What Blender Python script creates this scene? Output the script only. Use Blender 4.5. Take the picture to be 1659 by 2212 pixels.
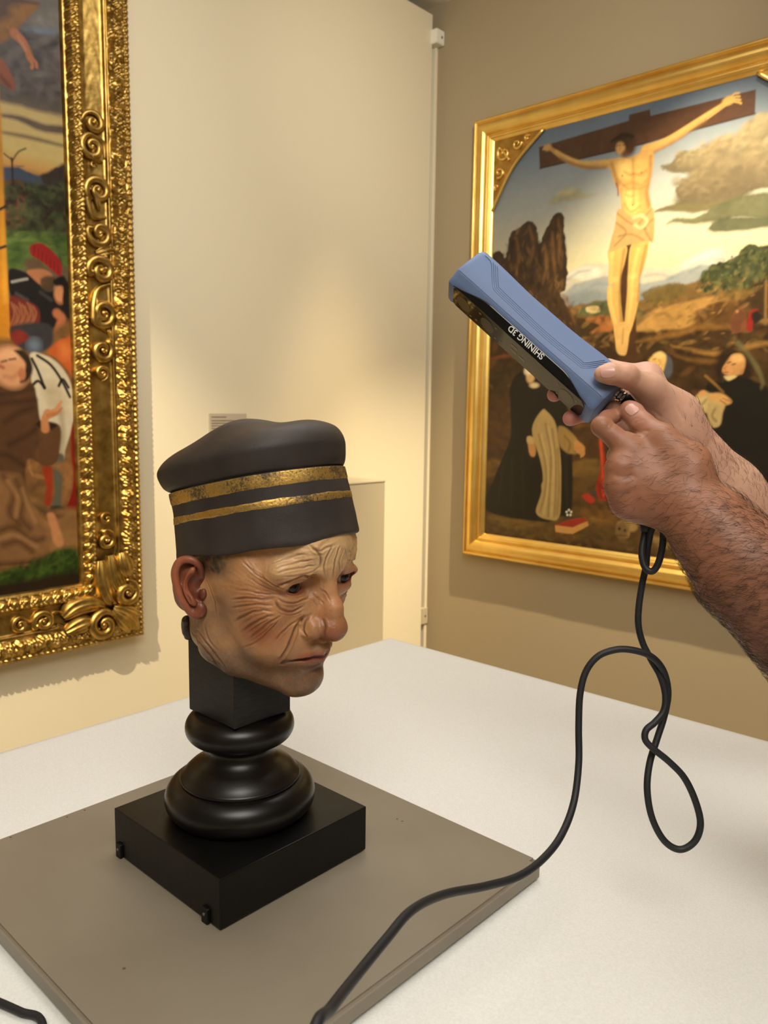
import bpy, bmesh, math, random
import numpy as np
from mathutils import Matrix, Vector

for o in list(bpy.data.objects):
    bpy.data.objects.remove(o, do_unlink=True)
SC = bpy.context.scene
COL = SC.collection

# ------------------------------------------------------------------ camera
F_PX, CX, CY = 1725.0, 829.5, 1106.0            # photograph taken as 1659 x 2212
CAM = np.array([0.0, 0.0, 1.5])
def _rot(yaw, pitch, roll):
    c, s = math.cos(yaw), math.sin(yaw); rz = np.array([[c, -s, 0], [s, c, 0], [0, 0, 1]])
    c, s = math.cos(pitch), math.sin(pitch); rx = np.array([[1, 0, 0], [0, c, -s], [0, s, c]])
    c, s = math.cos(roll), math.sin(roll); ry = np.array([[c, 0, s], [0, 1, 0], [-s, 0, c]])
    return rz @ rx @ ry
RC = _rot(math.radians(42.816), math.radians(-7.286), math.radians(-0.751))   # columns: right, forward, up
cam_data = bpy.data.cameras.new('camera')
cam = bpy.data.objects.new('camera', cam_data); COL.objects.link(cam)
cam_data.sensor_fit = 'VERTICAL'; cam_data.sensor_height = 36.0; cam_data.lens = F_PX / 2212.0 * 36.0
cam_data.clip_start = 0.02
m4 = Matrix.Identity(4)
for i in range(3):
    m4[i][0] = RC[i, 0]; m4[i][1] = RC[i, 2]; m4[i][2] = -RC[i, 1]; m4[i][3] = CAM[i]
cam.matrix_world = m4
cam_data.dof.use_dof = True; cam_data.dof.focus_distance = 0.86; cam_data.dof.aperture_fstop = 11.0
SC.camera = cam

# ------------------------------------------------------------------ world, lights, exposure
world = bpy.data.worlds.new('room_ambience'); SC.world = world
world.use_nodes = True
bg = world.node_tree.nodes['Background']
bg.inputs[0].default_value = (1.0, 0.92, 0.80, 1); bg.inputs[1].default_value = 0.3
def spot(name, loc, target, power, color, size_deg, blend=0.6, radius=0.03):
    d = bpy.data.lights.new(name, 'SPOT'); d.energy = power; d.color = color
    d.spot_size = math.radians(size_deg); d.spot_blend = blend; d.shadow_soft_size = radius
    o = bpy.data.objects.new(name, d); COL.objects.link(o); o.location = loc
    o.rotation_euler = (Vector(target) - Vector(loc)).to_track_quat('-Z', 'Y').to_euler()
    return o
WARM = (1.0, 0.83, 0.56)
WARMER = (1.0, 0.76, 0.42)
spot('track_spot_altarpiece_left', (-1.15, -0.55, 3.36), (-2.6, 0.62, 0.9), 640, WARM, 53, 0.55, 0.012)
spot('track_spot_altarpiece_right', (-0.95, 2.55, 3.36), (-1.75, 3.15, 0.4), 620, WARM, 62, 0.8, 0.015)
spot('track_spot_painting_centre', (-0.25, 0.75, 3.36), (-1.50, 3.15, 1.75), 25, WARM, 38, 0.4, 0.05)
spot('track_spot_plinth', (-1.90, 2.55, 3.36), (-2.6, 2.40, 1.20), 150, WARMER, 24, 1.0, 0.15)
spot('track_spot_wall_wash', (-2.05, 2.80, 3.36), (-2.6, 2.65, 0.30), 120, WARMER, 24, 1.0, 0.12)
spot('fill_spot_upper_wall', (0.3, 0.3, 3.30), (-2.6, 1.9, 2.5), 130, (1.0, 0.94, 0.84), 50, 1.0, 0.1)  # added fill, no known lamp: brightens the upper left wall
spot('fill_spot_upper_wall_right', (0.3, 0.2, 3.30), (-2.2, 3.15, 2.95), 240, (1.0, 0.94, 0.84), 40, 1.0, 0.1)  # added fill for the upper right wall, not a known lamp
def fill_panel(name, loc, sx, sy, power, color, up=False):
    d = bpy.data.lights.new(name, 'AREA'); d.shape = 'RECTANGLE'; d.size = sx; d.size_y = sy; d.energy = power; d.color = color
    o = bpy.data.objects.new(name, d); COL.objects.link(o); o.location = loc
    if up: o.rotation_euler = (math.pi, 0, 0)
    return o
fill_panel('ceiling_fill', (-0.9, 1.2, 3.40), 1.4, 1.4, 29, (1.0, 0.98, 0.95))  # unseen panel, added for soft overhead light on the table
fill_panel('ceiling_fill', (1.0, -0.8, 3.40), 1.6, 1.6, 58, (1.0, 0.98, 0.94))  # second unseen panel, added as fill from the camera side
fill_panel('uplight_fill', (0.9, -0.6, 2.75), 1.2, 0.3, 45, (1.0, 0.97, 0.93), True)  # made-up uplight, added to bounce soft fill off the ceiling
SC.view_settings.view_transform = 'Standard'
SC.view_settings.look = 'None'
SC.view_settings.exposure = 0.0
SC.view_settings.gamma = 1.0
SC.view_settings.use_curve_mapping = False

# ------------------------------------------------------------------ helpers
def ray(px, py):
    return RC @ np.array([(px - CX) / F_PX, 1.0, -(py - CY) / F_PX])
def on_plane(px, py, axis, val):                # photograph point -> point of a real plane
    d = ray(px, py); return CAM + d * (val - CAM[axis]) / d[axis]
def at_depth(px, py, depth):
    return CAM + ray(px, py) * depth
def project(P):
    q = (np.asarray(P, float) - CAM) @ RC
    return np.stack([CX + F_PX * q[..., 0] / q[..., 1], CY - F_PX * q[..., 2] / q[..., 1], q[..., 1]], -1)

def tag(o, label=None, cat=None, group=None, kind=None):
    if label: o['label'] = label
    if cat: o['category'] = cat
    if group: o['group'] = group
    if kind: o['kind'] = kind
    return o
def empty(name, loc, label=None, cat=None, group=None, kind=None):
    o = bpy.data.objects.new(name, None); COL.objects.link(o); o.location = loc
    o.empty_display_size = 0.05
    bpy.context.view_layer.update()
    return tag(o, label, cat, group, kind)
def link(name, me, m=None, parent=None, smooth=False):
    o = bpy.data.objects.new(name, me); COL.objects.link(o)
    if m is not None and not me.materials: me.materials.append(m)
    if parent is not None:
        o.parent = parent; o.matrix_parent_inverse = parent.matrix_world.inverted()
    if smooth:
        me.polygons.foreach_set('use_smooth', np.ones(len(me.polygons), bool))
    return o
def fast_mesh(name, V, F):
    """V (n,3), F (m,3|4) numpy arrays -> mesh datablock"""
    me = bpy.data.meshes.new(name)
    V = np.ascontiguousarray(V, np.float32); F = np.ascontiguousarray(F, np.int32)
    k = F.shape[1]
    me.vertices.add(len(V)); me.vertices.foreach_set('co', V.ravel())
    me.loops.add(F.size); me.loops.foreach_set('vertex_index', F.ravel())
    me.polygons.add(len(F))
    me.polygons.foreach_set('loop_start', np.arange(0, F.size, k, dtype=np.int32))
    me.update(calc_edges=True); me.validate()
    return me
def set_color(me, rgb, name='paint'):
    a = me.color_attributes.new(name, 'FLOAT_COLOR', 'POINT')
    c = np.ones((len(me.vertices), 4), np.float32); c[:, :3] = rgb
    a.data.foreach_set('color', c.ravel())
def srgb(r, g=None, b=None):
    c = np.asarray(r if g is None else (r, g, b), float) / 255.0
    return np.where(c <= 0.04045, c / 12.92, ((c + 0.055) / 1.055) ** 2.4)
def bm_mesh(name, bm, recalc=True):
    if recalc: bmesh.ops.recalc_face_normals(bm, faces=bm.faces)
    me = bpy.data.meshes.new(name); bm.to_mesh(me); bm.free(); return me
def box_bm(lo, hi, bevel=0.0, seg=2):
    bm = bmesh.new(); bmesh.ops.create_cube(bm, size=1.0)
    lo = Vector(lo); hi = Vector(hi)
    for v in bm.verts:
        v.co = Vector([(lo[i] + hi[i]) / 2 + v.co[i] * (hi[i] - lo[i]) for i in range(3)])
    if bevel > 0:
        bmesh.ops.bevel(bm, geom=list(bm.edges), offset=bevel, segments=seg, affect='EDGES', profile=0.5)
    return bm
def box(name, lo, hi, m, parent=None, bevel=0.0, seg=2, smooth=False):
    return link(name, bm_mesh(name, box_bm(lo, hi, bevel, seg)), m, parent, smooth)
def lathe_mesh(name, prof, centre, n=96):
    """prof: list of (radius, z); closed top and bottom"""
    V = []; F = []
    a = np.linspace(0, 2 * math.pi, n, endpoint=False)
    for r, z in prof:
        for t in a: V.append((centre[0] + r * math.cos(t), centre[1] + r * math.sin(t), centre[2] + z))
    for i in range(len(prof) - 1):
        for j in range(n):
            F.append((i * n + j, i * n + (j + 1) % n, (i + 1) * n + (j + 1) % n, (i + 1) * n + j))
    me = bpy.data.meshes.new(name)
    F.append(tuple(range(n - 1, -1, -1))); k = (len(prof) - 1) * n; F.append(tuple(range(k, k + n)))
    me.from_pydata(V, [], F); me.update(); return me
def catmull(P, n=12, closed=False):
    P = np.asarray(P, float); out = []
    N = len(P)
    for i in range(N if closed else N - 1):
        p0 = P[(i - 1) % N] if (closed or i > 0) else 2 * P[0] - P[1]
        p1 = P[i]; p2 = P[(i + 1) % N]
        p3 = P[(i + 2) % N] if (closed or i + 2 < N) else 2 * P[-1] - P[-2]
        for t in np.linspace(0, 1, n, endpoint=False):
            out.append(0.5 * ((2 * p1) + (-p0 + p2) * t + (2 * p0 - 5 * p1 + 4 * p2 - p3) * t * t + (-p0 + 3 * p1 - 3 * p2 + p3) * t ** 3))
    if not closed: out.append(P[-1])
    return np.array(out)
def tube_arrays(path, rad, n=10, cap=True):
    """swept round tube along a path; rad scalar or per-point"""
    path = np.asarray(path, float); m = len(path)
    rad = np.broadcast_to(np.asarray(rad, float), (m,))
    T = np.gradient(path, axis=0); T /= np.linalg.norm(T, axis=1, keepdims=True) + 1e-12
    u = np.cross(T[0], [0.3, 0.2, 0.93]); u /= np.linalg.norm(u)
    U = []
    for i in range(m):
        u = u - T[i] * (u @ T[i]); u /= np.linalg.norm(u) + 1e-12; U.append(u)
    U = np.array(U); W = np.cross(T, U)
    a = np.linspace(0, 2 * math.pi, n, endpoint=False)
    V = path[:, None, :] + rad[:, None, None] * (np.cos(a)[None, :, None] * U[:, None, :] + np.sin(a)[None, :, None] * W[:, None, :])
    V = V.reshape(-1, 3)
    i = np.arange(m - 1)[:, None] * n; j = np.arange(n)[None, :]; j2 = (j + 1) % n
    F = np.stack([i + j, i + j2, i + n + j2, i + n + j], -1).reshape(-1, 4)
    if cap:
        V = np.vstack([V, path[0], path[-1]]); c0 = len(V) - 2; c1 = len(V) - 1
        jj = np.arange(n); k = (m - 1) * n
        F = np.vstack([F, np.stack([jj * 0 + c0, (jj + 1) % n, jj, jj], -1)[:, [0, 1, 2, 2]] if False else np.zeros((0, 4), int)])
        # caps as quads need even n: fan of quads
        e = jj[::2]
        F = np.vstack([F, np.stack([e * 0 + c0, (e + 2) % n, (e + 1) % n, e], -1),
                       np.stack([e * 0 + c1, k + e, k + (e + 1) % n, k + (e + 2) % n], -1)])
    return V, F
def tube(name, path, rad, m, parent=None, n=10):
    V, F = tube_arrays(path, rad, n); return link(name, fast_mesh(name, V, F), m, parent, True)

# ------------------------------------------------------------------ materials
def material(name, color, rough=0.5, metal=0.0, spec=None, coat=0.0):
    m = bpy.data.materials.new(name); m.use_nodes = True
    b = m.node_tree.nodes['Principled BSDF']
    b.inputs['Base Color'].default_value = (*color, 1); b.inputs['Roughness'].default_value = rough
    b.inputs['Metallic'].default_value = metal
    if spec is not None: b.inputs['Specular IOR Level'].default_value = spec
    if coat: b.inputs['Coat Weight'].default_value = coat; b.inputs['Coat Roughness'].default_value = 0.08
    return m
def add_noise_color(m, c1, c2, scale, detail=4.0, lo=0.35, hi=0.65, coord='Object', rough_mix=None, stretch=None):
    nt = m.node_tree; b = nt.nodes['Principled BSDF']
    tc = nt.nodes.new('ShaderNodeTexCoord'); nz = nt.nodes.new('ShaderNodeTexNoise')
    nz.inputs['Scale'].default_value = scale; nz.inputs['Detail'].default_value = detail
    src = tc.outputs[coord]
    if stretch:
        mp = nt.nodes.new('ShaderNodeMapping'); mp.inputs['Scale'].default_value = stretch
        nt.links.new(src, mp.inputs['Vector']); src = mp.outputs['Vector']
    nt.links.new(src, nz.inputs['Vector'])
    rp = nt.nodes.new('ShaderNodeValToRGB')
    rp.color_ramp.elements[0].position = lo; rp.color_ramp.elements[0].color = (*c1, 1)
    rp.color_ramp.elements[1].position = hi; rp.color_ramp.elements[1].color = (*c2, 1)
    nt.links.new(nz.outputs['Fac'], rp.inputs['Fac']); nt.links.new(rp.outputs['Color'], b.inputs['Base Color'])
    return m
def add_bump(m, scale, strength, dist=0.001, detail=3.0, stretch=None, kind='noise'):
    nt = m.node_tree; b = nt.nodes['Principled BSDF']
    tc = nt.nodes.new('ShaderNodeTexCoord')
    nz = nt.nodes.new('ShaderNodeTexNoise' if kind == 'noise' else 'ShaderNodeTexVoronoi')
    nz.inputs['Scale'].default_value = scale
    if kind == 'noise': nz.inputs['Detail'].default_value = detail
    src = tc.outputs['Object']
    if stretch:
        mp = nt.nodes.new('ShaderNodeMapping'); mp.inputs['Scale'].default_value = stretch
        nt.links.new(src, mp.inputs['Vector']); src = mp.outputs['Vector']
    nt.links.new(src, nz.inputs['Vector'])
    bp = nt.nodes.new('ShaderNodeBump'); bp.inputs['Strength'].default_value = strength; bp.inputs['Distance'].default_value = dist
    nt.links.new(nz.outputs[0], bp.inputs['Height']); nt.links.new(bp.outputs['Normal'], b.inputs['Normal'])
    return m
def painted_material(name, rough=0.5, metal=0.0, spec=0.5, coat=0.0, attr='paint'):
    m = material(name, (0.5, 0.5, 0.5), rough, metal, spec, coat)
    nt = m.node_tree; at = nt.nodes.new('ShaderNodeAttribute'); at.attribute_name = attr
    nt.links.new(at.outputs['Color'], nt.nodes['Principled BSDF'].inputs['Base Color'])
    return m
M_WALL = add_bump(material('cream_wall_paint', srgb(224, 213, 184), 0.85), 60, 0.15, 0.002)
M_WALL2 = add_bump(material('wall_paint_dimmed', srgb(160, 144, 114), 0.85), 60, 0.15, 0.002)  # same wall paint made darker: dim light on the right wall put into colour
M_PLINTH = material('plinth_paint', srgb(186, 172, 142), 0.8)
M_GREYWALL = material('grey_upper_wall', srgb(150, 146, 130), 0.9)
M_WALLBACK = material('dark_room_wall', srgb(150, 138, 118), 0.9)
M_CEIL = material('ceiling_paint', srgb(235, 232, 224), 0.9)
M_FLOOR = add_noise_color(material('floor_stone', (0.3, 0.25, 0.2), 0.4), (0.22, 0.18, 0.14), (0.32, 0.27, 0.2), 6)
M_FOAM = add_bump(add_noise_color(material('white_foam', (0.8, 0.8, 0.78), 0.45), srgb(220, 219, 212), srgb(230, 229, 223), 420, 3, 0.3, 0.7), 520, 0.3, 0.0008, 2)
M_BOARD = add_noise_color(material('taupe_board_paint', (0.3, 0.27, 0.22), 0.42), srgb(126, 116, 99), srgb(132, 122, 105), 9, 3)
M_EBONY = add_bump(add_noise_color(material('ebonised_wood', (0.01, 0.01, 0.01), 0.36, 0, 0.3), (0.0022, 0.0021, 0.0019), (0.006, 0.0053, 0.0045), 30, 6, 0.3, 0.75, stretch=(1, 1, 0.15)), 140, 0.12, 0.001, 5, (1, 1, 0.2))
M_EBONY_TURNED = add_noise_color(material('ebonised_turned_wood', (0.01, 0.01, 0.01), 0.32, 0, 0.35), (0.003, 0.0026, 0.0022), (0.010, 0.0065, 0.0042), 14, 6, 0.35, 0.8, stretch=(1, 1, 3))
M_EBONY_POST = add_bump(add_noise_color(material('ebonised_post_wood', (0.01, 0.01, 0.01), 0.5, 0, 0.3), (0.007, 0.0068, 0.006), (0.018, 0.0172, 0.015), 60, 6, 0.3, 0.75, stretch=(1, 1, 6)), 300, 0.3, 0.0008, 4, (1, 1, 8))
M_IRON = material('black_iron', (0.012, 0.011, 0.010), 0.45, 0.6)
M_METALLEG = material('table_frame_steel', (0.25, 0.25, 0.25), 0.4, 0.8)
M_WHITE = material('white_plastic', srgb(235, 230, 215), 0.5)
# ------------------------------------------------------------------ room
XW, YW, ZC = -2.6, 3.151, 3.419                 # left wall plane, right wall plane, ceiling
tag(box('floor', (-2.9, -3.0, -0.05), (3.0, 3.4, 0.0), M_FLOOR), kind='structure')
tag(box('ceiling', (-2.9, -3.0, ZC), (3.0, 3.4, ZC + 0.05), M_CEIL), kind='structure')
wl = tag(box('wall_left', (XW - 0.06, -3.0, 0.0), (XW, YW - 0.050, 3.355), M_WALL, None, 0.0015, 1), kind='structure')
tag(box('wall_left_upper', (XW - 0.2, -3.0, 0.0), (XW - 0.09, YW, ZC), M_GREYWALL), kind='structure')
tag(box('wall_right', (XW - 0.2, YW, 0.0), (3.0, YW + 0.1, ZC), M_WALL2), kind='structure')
tag(box('wall_back', (-2.9, -3.1, 0.0), (3.1, -3.0, ZC), M_WALLBACK), kind='structure')
tag(box('wall_far_right', (3.0, -3.0, 0.0), (3.1, 3.4, ZC), M_WALLBACK), kind='structure')
# vertical batten in the slot where the two walls meet, and the white clips that hold it
tag(box('trim_1', (XW - 0.08, YW - 0.019, 0.02), (XW - 0.004, YW - 0.0005, 3.30), M_WALL, None, 0.002, 2), kind='structure')
def clip(z0, z1, label, yy0, out, m):
    e = empty('panel_clip', (XW, YW - 0.04, z0), label, 'bracket', 'clips joining the wall panels')
    bm = bmesh.new()
    bmesh.ops.create_cube(bm, size=1.0)
    lo = (XW - 0.02, yy0, z0); hi = (XW + out, YW - 0.001, z1)
    for v in bm.verts:
        v.co = Vector([(lo[i] + hi[i]) / 2 + v.co[i] * (hi[i] - lo[i]) for i in range(3)])
    bmesh.ops.bevel(bm, geom=list(bm.edges), offset=0.003, segments=2, affect='EDGES')
    link('clip_body', bm_mesh('clip_body', bm), m, e)
    c = lathe_mesh('clip_screw', [(0.001, 0), (0.006, 0.0), (0.006, 0.003), (0.001, 0.004)], (0, 0, 0), 16)
    o = link('screw', c, M_METALLEG, e); o.matrix_parent_inverse = Matrix.Identity(4)
    o.location = (out - 0.002, 0.018, (z1 - z0) / 2); o.rotation_euler = (0, math.pi / 2, 0)
clip(3.222, 3.286, 'small white clip high in the corner between the two walls', YW - 0.06, 0.035, M_WHITE)
clip(0.395, 0.48, 'small pale clip low in the corner, just above the table edge', YW - 0.0495, 0.004, M_PLINTH)

# wall label behind the hat
lab = empty('wall_label', (XW, 1.89, 1.38), 'small grey museum label on the cream wall behind the black hat', 'label')
box('card', (XW, 1.806, 1.36), (XW + 0.006, 1.984, 1.478), material('grey_label_card', srgb(186, 172, 150), 0.7), lab, 0.001, 1)
mtxt = material('label_ink', srgb(120, 108, 92), 0.8)
for k, (w, zz) in enumerate(((0.07, 1.462), (0.11, 1.448), (0.10, 1.438), (0.12, 1.428), (0.06, 1.418))):
    box('text_line', (XW + 0.0055, 1.815, zz), (XW + 0.0066, 1.815 + w, zz + 0.004), mtxt, lab)

# plinth standing against the left wall, where the head normally stands
pl = empty('display_plinth', (-2.34, 2.02, 0.0), 'tall cream museum plinth against the left wall behind the head', 'plinth')
box('body', (-2.585, 1.765, 0.0), (-2.1, 2.271, 1.222), M_PLINTH, pl, 0.002, 1)
box('top_board', (-2.587, 1.763, 1.222), (-2.098, 2.2725, 1.23), M_PLINTH, pl, 0.002, 1)

# ------------------------------------------------------------------ work table with foam sheet
FZ = 0.98                                        # top of the foam
tb = empty('work_table', (-0.6, 0.7, 0.0), 'large work table under the white foam sheet', 'table')
box('table_top', (-1.205, 0.085, 0.925), (0.005, 1.325, 0.96), material('table_top_laminate', srgb(205, 200, 190), 0.5), tb, 0.003, 2)
for sx in (-1.14, -0.06):
    for sy in (0.15, 1.26):
        box('leg', (sx - 0.025, sy - 0.025, 0.0), (sx + 0.025, sy + 0.025, 0.925), M_METALLEG, tb, 0.003, 2)
box('apron', (-1.14, 1.245, 0.86), (-0.06, 1.27, 0.925), M_METALLEG, tb)
box('apron', (-1.15, 0.15, 0.86), (-1.125, 1.26, 0.925), M_METALLEG, tb)
# foam: gently uneven sheet with rounded rim
def foam_sheet():
    nx, ny = 150, 160
    x0, x1, y0, y1 = -1.211, 0.012, 0.078, 1.333
    xs = np.linspace(0, 1, nx); ys = np.linspace(0, 1, ny)
    X, Y = np.meshgrid(x0 + (x1 - x0) * xs, y0 + (y1 - y0) * ys, indexing='ij')
    rng = np.random.default_rng(3)
    e = np.minimum.reduce([X - x0, x1 - X, Y - y0, y1 - Y])
    Z = FZ - 0.008 * np.exp(-(e / 0.006) ** 2)
    Z += 0.0008 * np.sin(7 * X + 1) * np.sin(5 * Y) * (1 - np.exp(-e / 0.05))
    Xw = X + 0.0016 * np.sin(31 * Y) * (np.minimum(X - x0, x1 - X) < 0.001)
    Yw = Y + 0.0016 * np.sin(29 * X) * (np.minimum(Y - y0, y1 - Y) < 0.001)
    top = np.stack([Xw, Yw, Z], -1).reshape(-1, 3)
    V = [top]; i, j = np.meshgrid(np.arange(nx - 1), np.arange(ny - 1), indexing='ij')
    F = [np.stack([i * ny + j, (i + 1) * ny + j, (i + 1) * ny + j + 1, i * ny + j + 1], -1).reshape(-1, 4)]
    rim = np.concatenate([np.arange(nx) * ny, (nx - 1) * ny + np.arange(1, ny), np.arange(nx - 2, -1, -1) * ny + ny - 1, np.arange(ny - 2, 0, -1)])
    low = top[rim].copy(); low[:, 2] = 0.9605
    n0 = len(top); r = len(rim); k = np.arange(r)
    V.append(low); F.append(np.stack([rim[k], n0 + k, n0 + (k + 1) % r, rim[(k + 1) % r]], -1)[:, ::-1])
    return fast_mesh('foam_sheet', np.vstack(V), np.vstack(F)[:, ::-1] if False else np.vstack(F))
tag(link('foam_sheet', foam_sheet(), M_FOAM, None, True), 'white foam padding sheet covering the work table', 'foam sheet')

# ------------------------------------------------------------------ taupe board under the stand
TZ = 1.0
bd = empty('board', (-0.677, 0.51, FZ), 'thin taupe painted board lying on the white foam under the black stand', 'board')
def board_panel():
    bm = box_bm((-0.918, 0.274, FZ + 0.004), (-0.436, 0.742, TZ), 0.0)
    bmesh.ops.bevel(bm, geom=[e for e in bm.edges if abs(e.verts[0].co.z - e.verts[1].co.z) > 0.005], offset=0.008, segments=4, affect='EDGES')
    top = [e for e in bm.edges if e.verts[0].co.z > TZ - 1e-4 and e.verts[1].co.z > TZ - 1e-4]
    bmesh.ops.bevel(bm, geom=top, offset=0.0035, segments=3, affect='EDGES')
    return bm
link('panel', bm_mesh('panel', board_panel()), M_BOARD, bd)
box('underframe', (-0.89, 0.302, FZ + 0.0006), (-0.464, 0.714, FZ + 0.0045), M_BOARD, bd)
# nail and screw marks in the board
M_HOLE = material('rusty_nail_hole', srgb(96, 76, 54), 0.8)
def hole(px, py, r=0.0013):
    p = on_plane(px, py, 2, TZ)
    me = lathe_mesh('nail_head', [(r, 0.0), (r, 0.00025), (r * 0.55, 0.00045), (r * 0.3, 0.0002)], p - np.array([0, 0, 0.0001]), 10)
    link('nail_head', me, M_HOLE, bd)
for px, py in ((145, 1765), (183, 1750), (23, 1809), (858, 1769), (869, 1774)): hole(px, py)
hole(268, 2092, 0.0016)

# ------------------------------------------------------------------ black turned stand
BX0, BX1, BY0, BY1 = -0.7935, -0.594, 0.4175, 0.618
bc = np.array([(BX0 + BX1) / 2, (BY0 + BY1) / 2, TZ])
st = empty('head_stand', bc, 'black turned wooden display stand with square base, on the taupe board', 'stand')
box('base_block', (BX0, BY0, TZ + 0.0015), (BX1, BY1, TZ + 0.0535), M_EBONY, st, 0.0012, 2)
def brk(cx, cy):
    # small iron angle under the edge of the block
    bm = box_bm((cx - 0.005, cy - 0.0035, TZ), (cx + 0.005, cy + 0.0005, TZ + 0.0165), 0.0008, 1)
    o = link('edge_bracket', bm_mesh('edge_bracket', bm), M_IRON, st)
    me = lathe_mesh('screw', [(0.0016, 0), (0.0016, 0.0006), (0.0008, 0.001)], (0, 0, 0), 10)
    s = link('bracket_screw', me, M_METALLEG, o); s.matrix_parent_inverse = Matrix.Identity(4)
    s.location = (cx, cy - 0.0035, TZ + 0.010); s.rotation_euler = (math.pi / 2, 0, 0)
brk(BX0 + 0.012, BY0); brk(BX1 - 0.022, BY0)
def arc(cr, cz, r, a0, a1, n=14, sy=1.0):
    return [(cr + r * math.cos(math.radians(t)), cz + sy * r * math.sin(math.radians(t))) for t in np.linspace(a0, a1, n)]
# lower torus
link('lower_torus', lathe_mesh('lower_torus', [(0.050, 0.0535)] + arc(0.061, 0.0725, 0.0222, -62, 68, 26, 0.95), bc, 128), M_EBONY_TURNED, st, True)
# flared neck with its raised lip
prof = [(0.0660, 0.0915), (0.0664, 0.0945), (0.0655, 0.0965), (0.0645, 0.0970)]
prof += [(0.0615, 0.1012), (0.0560, 0.1065), (0.0495, 0.1105), (0.0435, 0.1140), (0.0392, 0.1180), (0.0370, 0.1225), (0.0364, 0.1270), (0.0372, 0.1300), (0.0405, 0.1310), (0.0425, 0.1325), (0.0428, 0.1345), (0.0440, 0.1356)]
link('neck', lathe_mesh('neck', prof, bc, 128), M_EBONY_TURNED, st, True)
link('upper_torus', lathe_mesh('upper_torus', [(0.0440, 0.1352)] + arc(0.0440, 0.1515, 0.0160, -80, 85, 22, 1.0) + [(0.030, 0.1680)], bc, 128), M_EBONY_TURNED, st, True)
box('post', (-0.7355, 0.4795, 1.1675), (-0.6520, 0.5555, 1.2600), M_EBONY_POST, st, 0.0015, 2)
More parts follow.
